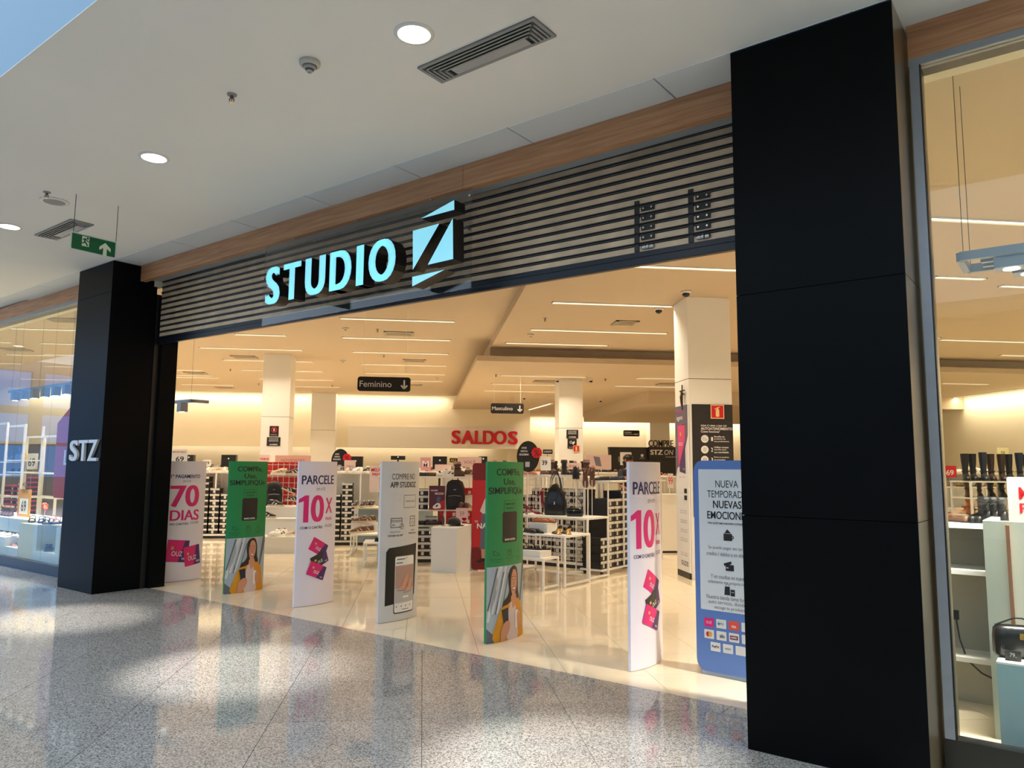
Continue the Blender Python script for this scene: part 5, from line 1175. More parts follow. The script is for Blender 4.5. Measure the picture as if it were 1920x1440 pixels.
# tapered pedestal
t = thing('tapered_pedestal', 'white pedestal tapering to its foot with black cap on top', 'pedestal', (.52, 12.05, 0))
b = [(-.36, -.12, 0), (.02, -.33, 0), (.24, -.10, 0), (-.1, .25, 0)]; tp = [(-.37, -.13, .66), (.02, -.35, .665), (.28, -.02, .70), (.0, .30, .70)]
MB().hexa(b, tp).build('body', OFFW, t); MB().hexa([(x, y, z) for x, y, z in tp], [(x*1.01, y*1.01, z+.012) for x, y, z in tp]).build('top', WHITE, t)
t = thing('leaning_panel', 'grey white panel leaning against the tapered pedestal side', 'panel', (.80, 12.05, 0)); mb = MB(); mb.hexa([(-.10, -.06, 0), (.09, -.02, 0), (.09, 0, 0), (-.10, -.04, 0)], [(.03, -.02, .70), (.10, .02, .70), (.10, .04, .70), (.03, .0, .70)]); mb.build('sheet', GREYW, t); MB().box(-.09, .08, -.05, .03, 0, .008).build('foot', GREYW, t)
def cap(p, rz, label, m):
    t = thing('cap', label, 'cap', p, rz)
    MB().loft([[(r*math.cos(2*math.pi*i/16), .85*r*math.sin(2*math.pi*i/16), z) for i in range(16)] for r, z in ((.105, .005), (.108, .03), (.10, .065), (.075, .10), (.03, .118), (.005, .12))], cap=True).build('crown', m, t, smooth=True)
    R_ = [[(x, y*(1-(x-.08)/.25), .012-.08*(x-.08)-abs(y)*.12+dz) for y in (-.085, -.04, 0, .04, .085)] for x, dz in ((.08, 0), (.13, 0), (.18, -.004))]
    mb = MB(); mb.loft(R_, cap=False, closed=False); o = mb.build('brim', m, t, smooth=True); md = o.modifiers.new('s', 'SOLIDIFY'); md.thickness = .004
    MB().ball((0, 0, .12), .008).build('button', m, t); MB().box(.098, .106, -.018, .018, .04, .065).build('badge', STEEL, t)
q = FZ(853, 990, .68); cap(Vector((q.x, 12.0, .705)), -.5, 'black cap lying on the tapered white pedestal', NYL)
q = FZ(832, 990, .68); t = thing('small_speaker', 'small grey round ornament beside the black cap on pedestal', 'ornament', (q.x, 11.95, .695)); MB().ball((0, 0, .075), .02, .045, .07).build('disc', DARKG, t, smooth=True); MB().cyl((0, 0, 0), (0, 0, .01), .035, seg=14).build('foot', STEEL, t); MB().ball((.012, 0, .075), .012, .034, .055).build('ring', GREYP, t, smooth=True)
# red poster stand
Yp = 12.0; a = FY(885, 870, Yp); b_ = FZ(884, 1071); hR = 1.67
t = thing('poster_stand', 'tall red standing poster of a person in jeans behind the green totem', 'poster', (b_.x+.31, Yp, 0))
sh_ = rect(-.31, .31, .015, hR, .05)[0]; REDF = mat('poster_bright_red', (196, 34, 38), .45)
MB().prism([(p[0], p[1]) for p in sh_], lambda u, v: Vector((u, -.008, v)), lambda u, v: Vector((u, .008, v))).build('board', REDF, t); MB().prism([(0, 0), (.3, 0), (.02, .6)], lambda u, v: Vector((0, .008+u, v)), lambda u, v: Vector((.01, .008+u, v))).build('strut', GREYW, t)
sf = Flat((0, -.008, 0), (1, 0, 0))
pr(t, sf, rect(-.31, .31, 1.40, hR, .05), REDD, 'dark_header'); pr(t, sf, rect(-.31, .31, .02, .36, .04), REDD, 'dark_footer')
PXp = lambda f, v: (-.31+f*.62, v)
pr(t, sf, poly2d([PXp(.38, 1.28), PXp(.40, 1.42), PXp(.5, 1.47), PXp(.62, 1.44), PXp(.68, 1.3), PXp(.62, 1.24), PXp(.44, 1.22)]), HAIR, 'printed_hair', 2)
pr(t, sf, poly2d([PXp(.43, 1.28), PXp(.44, 1.38), PXp(.52, 1.42), PXp(.60, 1.38), PXp(.60, 1.28), PXp(.52, 1.22)]), SKIN, 'printed_face', 3)
pr(t, sf, poly2d([PXp(.20, .92), PXp(.30, 1.08), PXp(.42, 1.22), PXp(.62, 1.22), PXp(.78, 1.1), PXp(.80, .9), PXp(.6, .86), PXp(.3, .86)]), mat('print_blouse', (222, 206, 198), .5), 'printed_blouse', 2)
pr(t, sf, poly2d([PXp(.24, .88), PXp(.72, .88), PXp(.74, .5), PXp(.70, .33), PXp(.46, .33), PXp(.48, .6), PXp(.42, .33), PXp(.20, .33), PXp(.22, .6)]), mat('print_denim', (104, 98, 116), .5), 'printed_jeans', 3)
pr(t, sf, joinp(poly2d([PXp(.24, .33), PXp(.38, .33), PXp(.34, .19), PXp(.26, .17)]), poly2d([PXp(.5, .33), PXp(.62, .33), PXp(.60, .19), PXp(.52, .17)]), poly2d([PXp(.60, .9), PXp(.68, .9), PXp(.70, .72), PXp(.62, .72)])), SKIN, 'printed_limb', 4)
pr(t, sf, joinp(poly2d([PXp(.10, .14), PXp(.26, .19), PXp(.34, .19), PXp(.34, .15), PXp(.2, .12)]), poly2d([PXp(.46, .14), PXp(.54, .19), PXp(.62, .19), PXp(.62, .12), PXp(.5, .12)])), INK, 'printed_shoe', 5)
pr(t, sf, joinp(shift(fit('NAMORE', .46, .085, bold=.03), .0, .69), shift(fit('SE', .05, .03), -.24, .76), shift(fit('ENCONTRE', .2, .03), .08, .61)), PWHITE, 'lettering', 6)
# ================================================================== RACKS FURTHER INSIDE
q = FN(1030, 891, 10.7); zt2 = q.z
t = gondola(W(-7.35, 10.66), RZ, 1.75, .5, zt2, 'white wire fronted rack behind the nesting tables', None, (), None, 5, True)
for i in range(2, 8):
    k = (11, 11, 9, 10, 6, 10, 10, 10)[i]
    stack(BOXK, W(-8.1+.213*i, 10.47, .101), RZ, k, 'dark shoe box with white end flap in the wire fronted rack', 'boxes in wire fronted rack')
gk = 'shoes on wire fronted rack'
for i, kd in enumerate(('tan loafer', 'tan loafer', 'tan loafer', 'brown loafer', 'brown ankle boot', 'black ankle boot', 'black loafer', 'brown ankle boot')):
    shoe(kd, W(-8.1+.22*i, 10.62+.06*(i % 2), zt2), RZ-.5, 'on top of the wire fronted rack behind the tote', gk, 1.1)
WH = ('on rack tops further inside the store', 'shoes on far racks')
def far_rack(px, Y, L, label, kinds, boxes=0, z=1.5, sign=None, rz=0.0, tower=BOXK):
    p = FY(px, 900, Y)
    t = gondola(Vector((p.x, Y, 0)), rz, L, .55, z, label, 'far white shoe racks', (), OFFW, 3)
    row(kinds, (p.x, Y-.08, 0), rz, L-.1, int(L/.21), z, *WH, dy=0, jit=.6, sc=1.05)
    n = boxes
    M_ = Matrix.Rotation(rz, 4, 'Z')
    for i in range(n):
        b = Vector((p.x, Y, .10))+M_ @ Vector((-L/2+.16+(L-.3)*i/max(n-1, 1), -.25, 0))
        stack(tower, b, rz, 5, 'dark shoe box with white end flap low in far white racks', 'boxes of the far racks', h=.12)
lab = 'white shoe rack with shoes on top deep inside the store'
far_rack(470, 21.5, 3.2, lab, ['white sneaker', 'beige sneaker', 'black sneaker', 'grey sneaker'], z=1.52)
far_rack(640, 22.5, 3.0, lab, ['black sneaker', 'white sneaker', 'beige sneaker'], z=1.5)
far_rack(765, 19.0, 2.2, lab, ['black loafer', 'brown loafer', 'white sneaker'], z=1.5)
far_rack(860, 17.2, 2.4, lab, ['grey sneaker', 'white sneaker', 'brown sneaker', 'black sneaker'], z=1.5)
far_rack(930, 15.6, 1.8, lab, ['white loafer', 'brown loafer', 'tan loafer'], z=1.5)
far_rack(1020, 18.0, 2.6, lab, ['brown ankle boot', 'black ankle boot', 'tan loafer'], z=1.52)
far_rack(1110, 16.9, 2.2, lab, ['black loafer', 'brown loafer', 'black ankle boot'], z=1.52)
far_rack(1250, 19.5, 2.6, lab, ['black sandal', 'brown loafer', 'pink sandal'], 8, z=1.42)
far_rack(1245, 24.5, 3.4, lab, ['black loafer', 'white loafer', 'brown loafer'], z=1.5)
far_rack(325, 23.2, 2.8, lab, ['white sneaker', 'grey sneaker'], z=1.5)
far_rack(560, 25.5, 3.2, lab, ['white sneaker', 'black sneaker'], z=1.55)
far_rack(820, 25.0, 4.0, lab, ['white sneaker', 'black sneaker', 'beige sneaker'], z=1.55)
# ---- signs among the racks
BLKS = mat('black_header', (24, 24, 26), .35)
def black_box(px0, px1, py0, py1, Y, label):
    a = FY(px0, py1, Y); b = FY(px1, py0, Y); w = b.x-a.x
    t = thing('black_display', label, 'display', ((a.x+b.x)/2, Y, 0), 0, 'black header boxes on rack tops')
    MB().box(-w/2, w/2, -.1, .1, a.z, b.z).build('header_box', BLKS, t); MB().cyl((0, 0, 0), (0, 0, a.z), .025, seg=8).build('pole', BLKS, t); MB().box(-.2, .2, -.15, .15, 0, .012).build('foot', BLKS, t)
    pr(t, Flat((0, -.1, 0), (1, 0, 0)), disc2d(0, a.z+(b.z-a.z)*.7, .02, 10), PWHITE, 'badge')
for a in ((347, 365, 853, 868, 21.0, 'small black header box beside the price board near the pillar'), (416, 444, 853, 876, 20.9, 'black header box above the green totem'), (654, 681, 856, 884, 21.8, 'black header box next to the round black disc'), (733, 760, 855, 862, 21.8, 'low black header box above the grey phone totem'), (811, 838, 856, 880, 16.6, 'square black header box left of the pink overhead sign'), (898, 913, 856, 870, 16.8, 'small black header box just behind the green totem top'), (1161, 1172, 856, 866, 20, 'slim black header box before the checkout')):
    black_box(*a)
def disc_sign(px, py, rpx, Y, label):
    c = FY(px, py, Y); r = rpx/FPX*Y
    t = thing('round_sign', label, 'sign', (c.x, Y, 0))
    MB().cyl((0, -.012, c.z), (0, .012, c.z), 1.0, seg=36).build('disc', INK, t)
    d = t.children[0]; me = d.data
    for v in me.vertices: v.co.x *= r*.82; v.co.z = c.z+(v.co.z-c.z)*r*1.12
    MB().cyl((0, .02, 0), (0, .02, c.z), .012, seg=8).build('pole', WHITE, t); MB().cyl((0, .02, 0), (0, .02, .012), .16, seg=20).build('foot', WHITE, t)
    sf = Flat((0, -.012, c.z), (1, 0, 0))
    st = [(r*.62+(r*.42 if i % 2 == 0 else r*.36)*math.cos(math.pi*i/12), r*.28+(r*.42 if i % 2 == 0 else r*.36)*math.sin(math.pi*i/12)) for i in range(24)]
    mb = MB(); mb.prism(st, lambda u, v: Vector((u, -.030, c.z+v)), lambda u, v: Vector((u, -.016, c.z+v))); b = mb.build('red_badge', mat('badge_red', (206, 26, 40), .4), t)
    pr(b, Flat((0, -.030, c.z), (1, 0, 0)), shift(fit('%', r*.42, r*.42, bold=.02), r*.62, r*.28), REDD, 'percent_mark')
    pr(t, sf, joinp(*[shift(fit(x, w_, r*.13, bold=.03), -r*.30, r*v) for x, w_, v in (('ATIVE', r*.38, .62), ('OFERTAS', r*.5, .38), ('EXCLUSIVAS', r*.68, .14))]), PWHITE, 'lettering'); pr(t, sf, rect(-r*.2, r*.12, -r*.75, -r*.38), LGREY, 'code_panel')
disc_sign(638, 864, 19.5, 16.9, 'black oval sign with red percent badge above the pale payment totem')
disc_sign(990, 856, 26, 12.4, 'large black oval sign with red percent badge beside the nesting tables')
PINKS = mat('sign_blush', (226, 196, 190), .5); CLEARP = mat('sign_clear_pink', (222, 190, 182), .12)
def psign(px0, px1, py0, py1, Y, m, label, prints=None, base=1.5):
    a = FY(px0, py1, Y); b = FY(px1, py0, Y); w = b.x-a.x; h = b.z-a.z
    return card(Vector(((a.x+b.x)/2, Y, a.z)), w, h, 0, m, label, prints(w, h) if prints else (), pole=max(a.z-base, .02))
tx_ = lambda s, f=.6, g=.5, mm=None, b=.02: (lambda w, h: [(shift(fit(s, w*f, h*g, bold=b), 0, h/2), mm or mat('pink_grey', (150, 120, 116), .5), 'lettering', 1)])
psign(320, 352, 843, 870, 16.0, PWHITE, 'white price board with large sixty nine beside black pillar', lambda w, h: [(shift(fit('69', w*.5, h*.34, bold=.02), w*.05, h*.35), INK, 'price', 1), (shift(fit('MELHOR PREÇO', w*.8, h*.12, bold=.03), 0, h*.82), RED, 'heading', 1)], 0)
psign(380, 396, 862, 874, 21.2, PWHITE, 'small white price board with fifty nine', tx_('59', .6, .5, INK), 1.52)
psign(486, 506, 853, 868, 18.8, PINKS, 'blush sign with small red heading before the white column', tx_('PREMIUM', .8, .25, RED), 0)
psign(645, 667, 863, 888, 16.5, PINKS, 'pale sign board just behind the oval black sign', tx_('TREINO', .6, .18), 0)
psign(788, 808, 858, 882, 16.4, mat('sign_rose', (214, 150, 160), .5), 'rose sign with white letter beside the grey phone totem', tx_('M', .6, .5, PWHITE), 0)
psign(815, 846, 871, 883, 15.9, PINKS, 'small pink clear sign under the square black header', None, 0)
psign(858, 903, 857, 875, 15.2, CLEARP, 'large glossy pink overhead sign above brown shoes', tx_('VOCÊ', .5, .4), 0)
psign(843, 858, 859, 867, 17.0, BLKS, 'tiny black strip sign with yellow letters', tx_('ALL', .8, .6, YEL), 0)
psign(1013, 1033, 856, 882, 12.6, PWHITE, 'white price board with thirty nine beside large oval sign', lambda w, h: [(shift(fit('39', w*.5, h*.34, bold=.02), -w*.1, h*.55), INK, 'price', 1)], zt2)
psign(1018, 1036, 843, 851, 12.7, BLKS, 'dark strip header over the thirty nine price board', tx_('CONFORTO', .8, .4, PWHITE), zt2)
psign(1060, 1090, 868, 880, 14.5, PINKS, 'blush sign over boots behind the pouch', tx_('BOTAS', .5, .35), 0)
psign(1098, 1146, 853, 880, 14.2, CLEARP, 'wide glossy pink sign with grey square before checkout', lambda w, h: [(poly2d([(-w*.2, h*.9), (w*.05, h*.85), (w*.12, h*.2), (-w*.1, h*.25)]), GREYT, 'grey_square', 1)], 0)
psign(1163, 1184, 848, 872, 18.0, PWHITE, 'square white notice hanging before the black checkout wall', tx_('22', .4, .35, PINKS), 0)
psign(1252, 1262, 888, 915, 17.0, PWHITE, 'narrow white price board with pink figures near payment panel', tx_('99', .8, .5, PINK), 0)
# ---- hanging section signs
def hang_sign(px0, px1, py0, py1, Y, zc, text, label, fw, arrow=True):
    a = FY(px0, py1, Y); b = FY(px1, py0, Y); w = b.x-a.x; h = b.z-a.z
    t = thing('hanging_sign', label, 'sign', ((a.x+b.x)/2, Y, a.z))
    MB().prism([(p[0], p[1]) for p in rect(-w/2, w/2, 0, h, h*.18)[0]], lambda u, v: Vector((u, -.012, v)), lambda u, v: Vector((u, .012, v))).build('board', INK, t)
    sf = Flat((0, -.012, 0), (1, 0, 0))
    for x in (-w*.4, w*.4): MB().cyl((x, 0, h), (x, 0, zc-a.z), .002, seg=4).build('wire', WHITE, t)
    if arrow:
        ax = w*.38; ay = h*.5; k = h*.3
        pr(t, sf, joinp(poly_line([(ax, ay+k), (ax, ay-k)], k*.35), poly_line([(ax-k*.7, ay-k*.2), (ax, ay-k), (ax+k*.7, ay-k*.2)], k*.35)), PWHITE, 'arrow')
        pr(t, sf, shift(fit(text, w*fw, None), -w*.5+w*fw/2+w*.04, h*.5), PWHITE, 'lettering')
    else: pr(t, sf, joinp(shift(fit(text, w*.45, h*.3, bold=.03), -w*.22, h*.62), rect(-w*.45, w*.1, h*.28, h*.34), shift(fit('A&H', w*.3, h*.25, bold=.03), w*.27, h*.35)), PWHITE, 'lettering')
hang_sign(670, 770, 708, 733, 13.2, ZL, 'Feminino', 'large black hanging sign reading women section with down arrow', .60)
hang_sign(920, 982, 757, 775, 18.5, ZS, 'Masculino', 'black hanging sign reading men section near the sale letters', .62)
hang_sign(1169, 1199, 807, 818, 26.0, ZS, 'CAIXA', 'small black hanging checkout sign', .5, False)
# ---- sale header
YB = 29.5
a = FY(652, 838, YB); b = FY(974, 800, YB)
t = thing('header_board', 'long white header board carrying red sale letters on back wall', 'sign', ((a.x+b.x)/2, YB-.05, a.z))
w_ = b.x-a.x; hh_ = FY(652, 799, YB).z-a.z
MB().box(-w_/2, w_/2, -.03, .04, 0, hh_).build('board', WHITE, t)
l0 = FY(846, 820, YB); l1 = FY(969, 820, YB); lw = (l1.x-l0.x)/6.05
xs = [FY(x, 820, YB).x-(a.x+b.x)/2 for x in (855, 877, 897, 916, 937, 961)]
ws = [(FY(x1, 820, YB).x-FY(x0, 820, YB).x) for x0, x1 in ((846, 864), (862, 888), (887, 902), (902, 925), (925, 951), (951, 970))]
SRED = mat('sale_red', (206, 20, 36), .35)
zc_ = (FY(900, 808, YB).z+FY(900, 833, YB).z)/2-a.z; hl = FY(900, 808, YB).z-FY(900, 833, YB).z
for ch, x, ww in zip('SALDOS', xs, ws):
    v, f = fit(ch, ww*.96, hl, bold=.07, extrude=.05)
    MB().add([(p[0]+x, -.06-p[2], p[1]+zc_) for p in v], f).build('letter', SRED, t)
# notices on columns B and C
def notice(px0, px1, py0, py1, Y, label, prints):
    a = FY(px0, py1, Y); b = FY(px1, py0, Y); w = b.x-a.x; h = b.z-a.z
    return card(Vector(((a.x+b.x)/2, Y-.006, a.z)), w, h, 0, INK, label, prints(w, h), name='wall_notice', cat='notice')
nl = lambda w, h: [(joinp(*[shift(fit(x, w*.7, h*.09, bold=.02), 0, h*(.84-.15*i)) for i, x in enumerate(('TODOS OS NOSSOS', 'PRODUTOS SÃO', 'PROTEGIDOS POR'))], shift(fit('ALARMES', w*.6, h*.14, bold=.04), 0, h*.16)), PWHITE, 'lettering', 1)]
notice(505, 523, 799, 818, 19.05, 'small black no entry notice with red ring on the white column', lambda w, h: [(ring2d(0, h*.62, h*.28, h*.06), RED, 'ring', 1), (line2d((-h*.2, h*.8), (h*.2, h*.44), h*.06), RED, 'bar', 2), (rect(-w*.08, w*.08, h*.5, h*.75), PWHITE, 'pictogram', 1), (shift(fit('Proibido fumar', w*.7, h*.1), 0, h*.16), PWHITE, 'lettering', 1)])
notice(500, 526, 820, 836, 19.05, 'black alarm notice below the red ring notice on column', nl)
notice(1062, 1084, 806, 822, 19.0, 'black alarm notice high on the column by the checkout', nl)
notice(1064, 1081, 823, 841, 19.0, 'black camera notice below the alarm notice on column', lambda w, h: [(joinp(ring2d(-w*.12, h*.65, h*.14, h*.05, 12), poly2d([(0, h*.55), (w*.25, h*.8), (w*.3, h*.6), (w*.1, h*.4)]), shift(fit('Sorria filmado', w*.7, h*.1), 0, h*.15)), PWHITE, 'pictogram', 1)])
q = FY(1088, 841, 18.97); ext_sign('x', 'small red extinguisher sign on the column by the checkout', Vector((q.x-.1, 18.985, q.z)), (1, 0, 0), .16)
# ---- checkout
Yk = 24.0
a = FY(1142, 838, Yk); b = FY(1290, 838, Yk)
t = thing('checkout_wall', 'black checkout wall with white online lettering', 'counter', (a.x, Yk, 0))
Lk = b.x-a.x
MB().hexa([(.18, 0, 0), (Lk, 0, 0), (Lk, .2, 0), (.18, .2, 0)], [(0, 0, a.z), (Lk, 0, a.z), (Lk, .2, a.z), (0, .2, a.z)]).build('panel', mat('checkout_black', (34, 32, 31), .45), t)
u0 = FY(1215, 850, Yk).x-a.x
MB().box(u0, Lk, -.12, 0, FY(1215, 862, Yk).z, a.z).build('fascia', mat('checkout_black2', (28, 27, 27), .45), t)
sf = Flat((0, -.12, 0), (1, 0, 0))
zl = FY(1217, 848, Yk).z
pr(t, sf, joinp(shift(fit('STZ', .42, .16, bold=.07), u0+.25, zl), shift(fit('LINE', .42, .16, bold=.06), u0+1.16, zl), shift(fit('CLIQUE E RETIRE', .6, .04), u0+.85, zl-.15)), PWHITE, 'lettering_bold'); pr(t, sf, shift(fit('ON', .3, .16, shear=.15), u0+.66, zl), PWHITE, 'lettering_italic')
pr(t, Flat((0, 0, 0), (1, 0, 0)), joinp(disc2d(FY(1204, 852, Yk).x-a.x, FY(1204, 854, Yk).z, .05, 10), shift(fit('STUDIO Z', .16, .03), FY(1204, 852, Yk).x-a.x, FY(1204, 859, Yk).z)), PWHITE, 'emblem')
lz = FY(1240, 833, Yk)
t = thing('header_letters', 'dark header letters standing on top of the black checkout wall', 'letters', (a.x+u0, Yk, a.z))
v, f = fit('COMPRE', 1.02*(FY(1262, 833, Yk).x-FY(1217, 833, Yk).x), .22, bold=.02, extrude=.08)
MB().add([(p[0]+.42, -.05-p[2]*.3, p[1]+.13) for p in v], f).build('letter_row', mat('letter_dark', (52, 42, 36), .5), t); MB().box(0, 1.1, -.06, -.03, 0, .02).build('rail', BLKS, t)
t = thing('checkout_counter', 'white checkout counter standing before the black wall', 'counter', (a.x+1.0, Yk-2.0, 0)); MB().box(-1.2, 1.6, -.3, .3, 0, 1.02).build('body', WHITE, t); MB().box(-1.24, 1.64, -.34, .34, 1.02, 1.05).build('worktop', OFFW, t); MB().box(-1.18, 1.58, -.29, .29, -.0, .08).build('kick', DARKG, t)
t = thing('white_cabinet', 'narrow white cabinet end beyond the last payment totem', 'cabinet', (FZ(1238, 1037).x+.25, FZ(1238, 1037).y+.25, 0)); MB().box(-.28, .22, -.25, .25, .04, 1.08).build('body', WHITE, t); MB().box(-.3, .24, -.27, .27, 1.08, 1.11).build('top', OFFW, t); MB().box(-.26, .2, -.23, .23, 0, .04).build('kick', DARKG, t)
# patterned bags hanging by the payment panel
q = FZ(1262, 990)
t = thing('bag_stand', 'red footed stand of patterned bags behind the payment panel', 'stand', (q.x+.2, q.y+.2, 0)); MB().box(-.35, .35, -.25, .25, 0, .03).build('foot', RED, t); MB().cyl((0, 0, .03), (0, 0, 1.5), .02, seg=8).build('pole', STEEL, t)
PAT = mat('bag_pattern', (120, 130, 140), .5, noise=.8, scale=18)
for k in range(4):
    for j in range(2): MB().ball((-.22+.14*k, -.1+.06*j, 1.2-.45*j), .05, .04, .2, 8, 7).build('patterned_bag', PAT, t, smooth=True)
for k in range(2): MB()._bar((-.3, -.06, 1.42-.45*k), (.3, -.06, 1.42-.45*k), .02).build('hook_bar', RED, t)
# ================================================================== PEOPLE
def person(name_label, root, rz, joints, edges, rad, skin, parts, cat='person'):
    pass
def skin_mesh(name, pts, edges, rad, m, parent, root=0, sub=2):
    me = bpy.data.meshes.new(name); me.from_pydata([tuple(p) for p in pts], edges, []); me.materials.append(m)
    o = bpy.data.objects.new(name, me); COL.objects.link(o); o.parent = parent
    sk = o.modifiers.new('skin', 'SKIN')
    if not me.skin_vertices: me.skin_vertices.new()
    for i, r in enumerate(rad):
        d = me.skin_vertices[0].data[i]; d.radius = (r, r) if not isinstance(r, tuple) else r; d.use_root = (i == root)
    sk.use_smooth_shade = True
    s = o.modifiers.new('sub', 'SUBSURF'); s.levels = 1; s.render_levels = sub
    return o
def make_person(label, loc, rz, pose, shirt, trousers, skin, hair, bald=False, lean=0.0):
    t = thing('person', label, 'person', loc, rz)
    # local: faces -y ; z up
    P = pose
    J = ['pelvis', 'waist', 'chest', 'neck', 'chin', 'head', 'crown', 'shL', 'elL', 'wrL', 'shR', 'elR', 'wrR', 'hipL', 'knL', 'anL', 'toL', 'hipR', 'knR', 'anR', 'toR']
    idx = {j: i for i, j in enumerate(J)}
    E_ = [(0, 1), (1, 2), (2, 3), (3, 4), (4, 5), (5, 6), (2, 7), (7, 8), (8, 9), (2, 10), (10, 11), (11, 12), (0, 13), (13, 14), (14, 15), (15, 16), (0, 17), (17, 18), (18, 19), (19, 20)]
    R_ = [.12, .12, .13, .05, .06, .085, .06, .055, .04, .028, .055, .04, .028, .085, .06, .042, .035, .085, .06, .042, .035]
    skin_mesh('body', [P[j] for j in J], E_, R_, skin, t)
    tor = ['pelvis', 'waist', 'chest', 'shL', 'elL', 'shR', 'elR']
    skin_mesh('shirt', [P[j] for j in tor], [(0, 1), (1, 2), (2, 3), (3, 4), (2, 5), (5, 6)], [.15, .15, .165, .085, .065, .085, .065], shirt, t)
    lg = ['pelvis', 'hipL', 'knL', 'anL', 'hipR', 'knR', 'anR']
    skin_mesh('trousers', [P[j] for j in lg], [(0, 1), (1, 2), (2, 3), (0, 4), (4, 5), (5, 6)], [.145, .105, .08, .06, .105, .08, .06], trousers, t)
    up = (Vector(P['crown'])-Vector(P['chin'])).normalized(); hd = Vector(P['head']); fw = Vector(P['face'])
    side = up.cross(fw).normalized()
    for q in (-1, 1):
        MB().ball(hd+side*(q*.034)+fw*.083+up*.0, .012, .012, .009, 8, 6).build('eye', INK, t); MB().ball(hd+side*(q*.092), .018, .02, .032, 8, 6).build('ear', skin, t)
        h0 = Vector(P['wrL' if q < 0 else 'wrR']); e0 = Vector(P['elL' if q < 0 else 'elR']); dr_ = (h0-e0).normalized()
        hand = MB(); hand.ball(h0+dr_*.05, .035, .03, .045, 8, 6); sd = dr_.cross(Vector((0, 0, 1))); sd = sd.normalized() if sd.length > .1 else Vector((1, 0, 0))
        hn = hand.build('hand', skin, t, smooth=True)
        for k in range(4): MB().tube([h0+dr_*.08+sd*(-.024+.016*k), h0+dr_*.115+sd*(-.026+.017*k), h0+dr_*(.14+.006*(1.5-abs(k-1.5)))+sd*(-.026+.017*k)+Vector((0, 0, -.012))], [.009, .009, .006]).build('finger', skin, hn)
        MB().tube([h0+dr_*.035+sd*.03*q, h0+dr_*.06+sd*.052*q, h0+dr_*.085+sd*.056*q], [.011, .010, .007]).build('thumb', skin, hn)
        MB().ball(Vector(P['toL' if q < 0 else 'toR'])+Vector((0, .04, -.01)), .05, .13, .05, 10, 6).build('shoe', CB, t, smooth=True)
    MB().ball(hd+fw*.095-up*.028, .015, .018, .022, 8, 6).build('nose', skin, t); MB().ball(hd+fw*.083-up*.062, .026, .012, .008, 8, 6).build('mouth', LIPS, t)
    if not bald:
        mb = MB(); mb.ball(hd+up*.045-fw*.018, .10, .105, .085, 14, 9); mb.build('hair', hair, t, smooth=True)
    else:
        mb = MB(); mb.ball(hd-fw*.02-up*.015, .098, .09, .035, 14, 7); mb.build('shaved_hair', hair, t, smooth=True)
        mb = MB(); mb.tube([hd+side*.095+fw*.0, hd+side*.07+fw*.075, hd+fw*.098, hd-side*.07+fw*.075, hd-side*.095], .006); mb.build('glasses', INK, t)
    return t
stand = dict(pelvis=(0, 0, .96), waist=(0, 0, 1.10), chest=(0, .01, 1.33), neck=(0, 0, 1.49), chin=(0, -.03, 1.56), head=(0, -.02, 1.64), crown=(0, -.01, 1.72), face=(0, -1, 0),
             shL=(-.19, 0, 1.41), elL=(-.25, -.03, 1.15), wrL=(-.20, -.25, 1.06), shR=(.19, 0, 1.41), elR=(.25, -.03, 1.15), wrR=(.20, -.25, 1.06), hipL=(-.10, 0, .90), knL=(-.11, -.01, .50), anL=(-.11, .02, .09), toL=(-.12, -.12, .055), hipR=(.10, 0, .90), knR=(.11, -.01, .50), anR=(.11, .02, .09), toR=(.12, -.12, .055))
SKB = mat('skin_brown', (150, 92, 62), .5); SKL = mat('skin_light', (206, 146, 112), .45)
q = FY(1178, 868, 15.7)
t = make_person('person in dark shirt with black hair standing behind the last payment totem', (q.x, 15.7, 0), .5, stand, mat('shirt_dark', (34, 34, 38), .7), mat('trousers_dark', (36, 38, 46), .7), SKB, mat('hair_black', (18, 15, 14), .5)); t.scale = (1.08, 1.08, 1.08)
sit = dict(pelvis=(0, .12, .53), waist=(0, .05, .66), chest=(0, -.12, .88), neck=(0, -.25, .98), chin=(0, -.33, 1.0), head=(0, -.34, 1.08), crown=(0, -.37, 1.16), face=(0, -.8, -.6),
           shL=(-.19, -.16, .92), elL=(-.24, -.34, .68), wrL=(-.16, -.52, .50), shR=(.19, -.16, .92), elR=(.24, -.34, .68), wrR=(.16, -.52, .50), hipL=(-.10, .06, .52), knL=(-.15, -.40, .52), anL=(-.14, -.36, .09), toL=(-.15, -.50, .055), hipR=(.10, .06, .52), knR=(.15, -.40, .52), anR=(.14, -.36, .09), toR=(.15, -.50, .055))
q = FY(1806, 946, 10.6)
make_person('bald person in dark shirt bending forward beside the boot rack', (q.x-.30, 10.6, 0), math.radians(75), sit, mat('shirt_navy', (46, 54, 66), .7), mat('trousers_dark', (36, 38, 46), .7), SKL, mat('stubble', (150, 104, 82), .6), True)
t = thing('bench', 'low upholstered bench under the bending person', 'bench', (q.x-.45, 10.62, 0)); MB().box(-.55, .3, -.28, .28, .32, .44).build('seat', mat('bench_fabric', (70, 66, 64), .8), t, bevel=.02)
for x in (-.5, .25):
    for y in (-.22, .22): MB().cyl((x, y, 0), (x, y, .32), .018, seg=8).build('leg', STEEL, t)
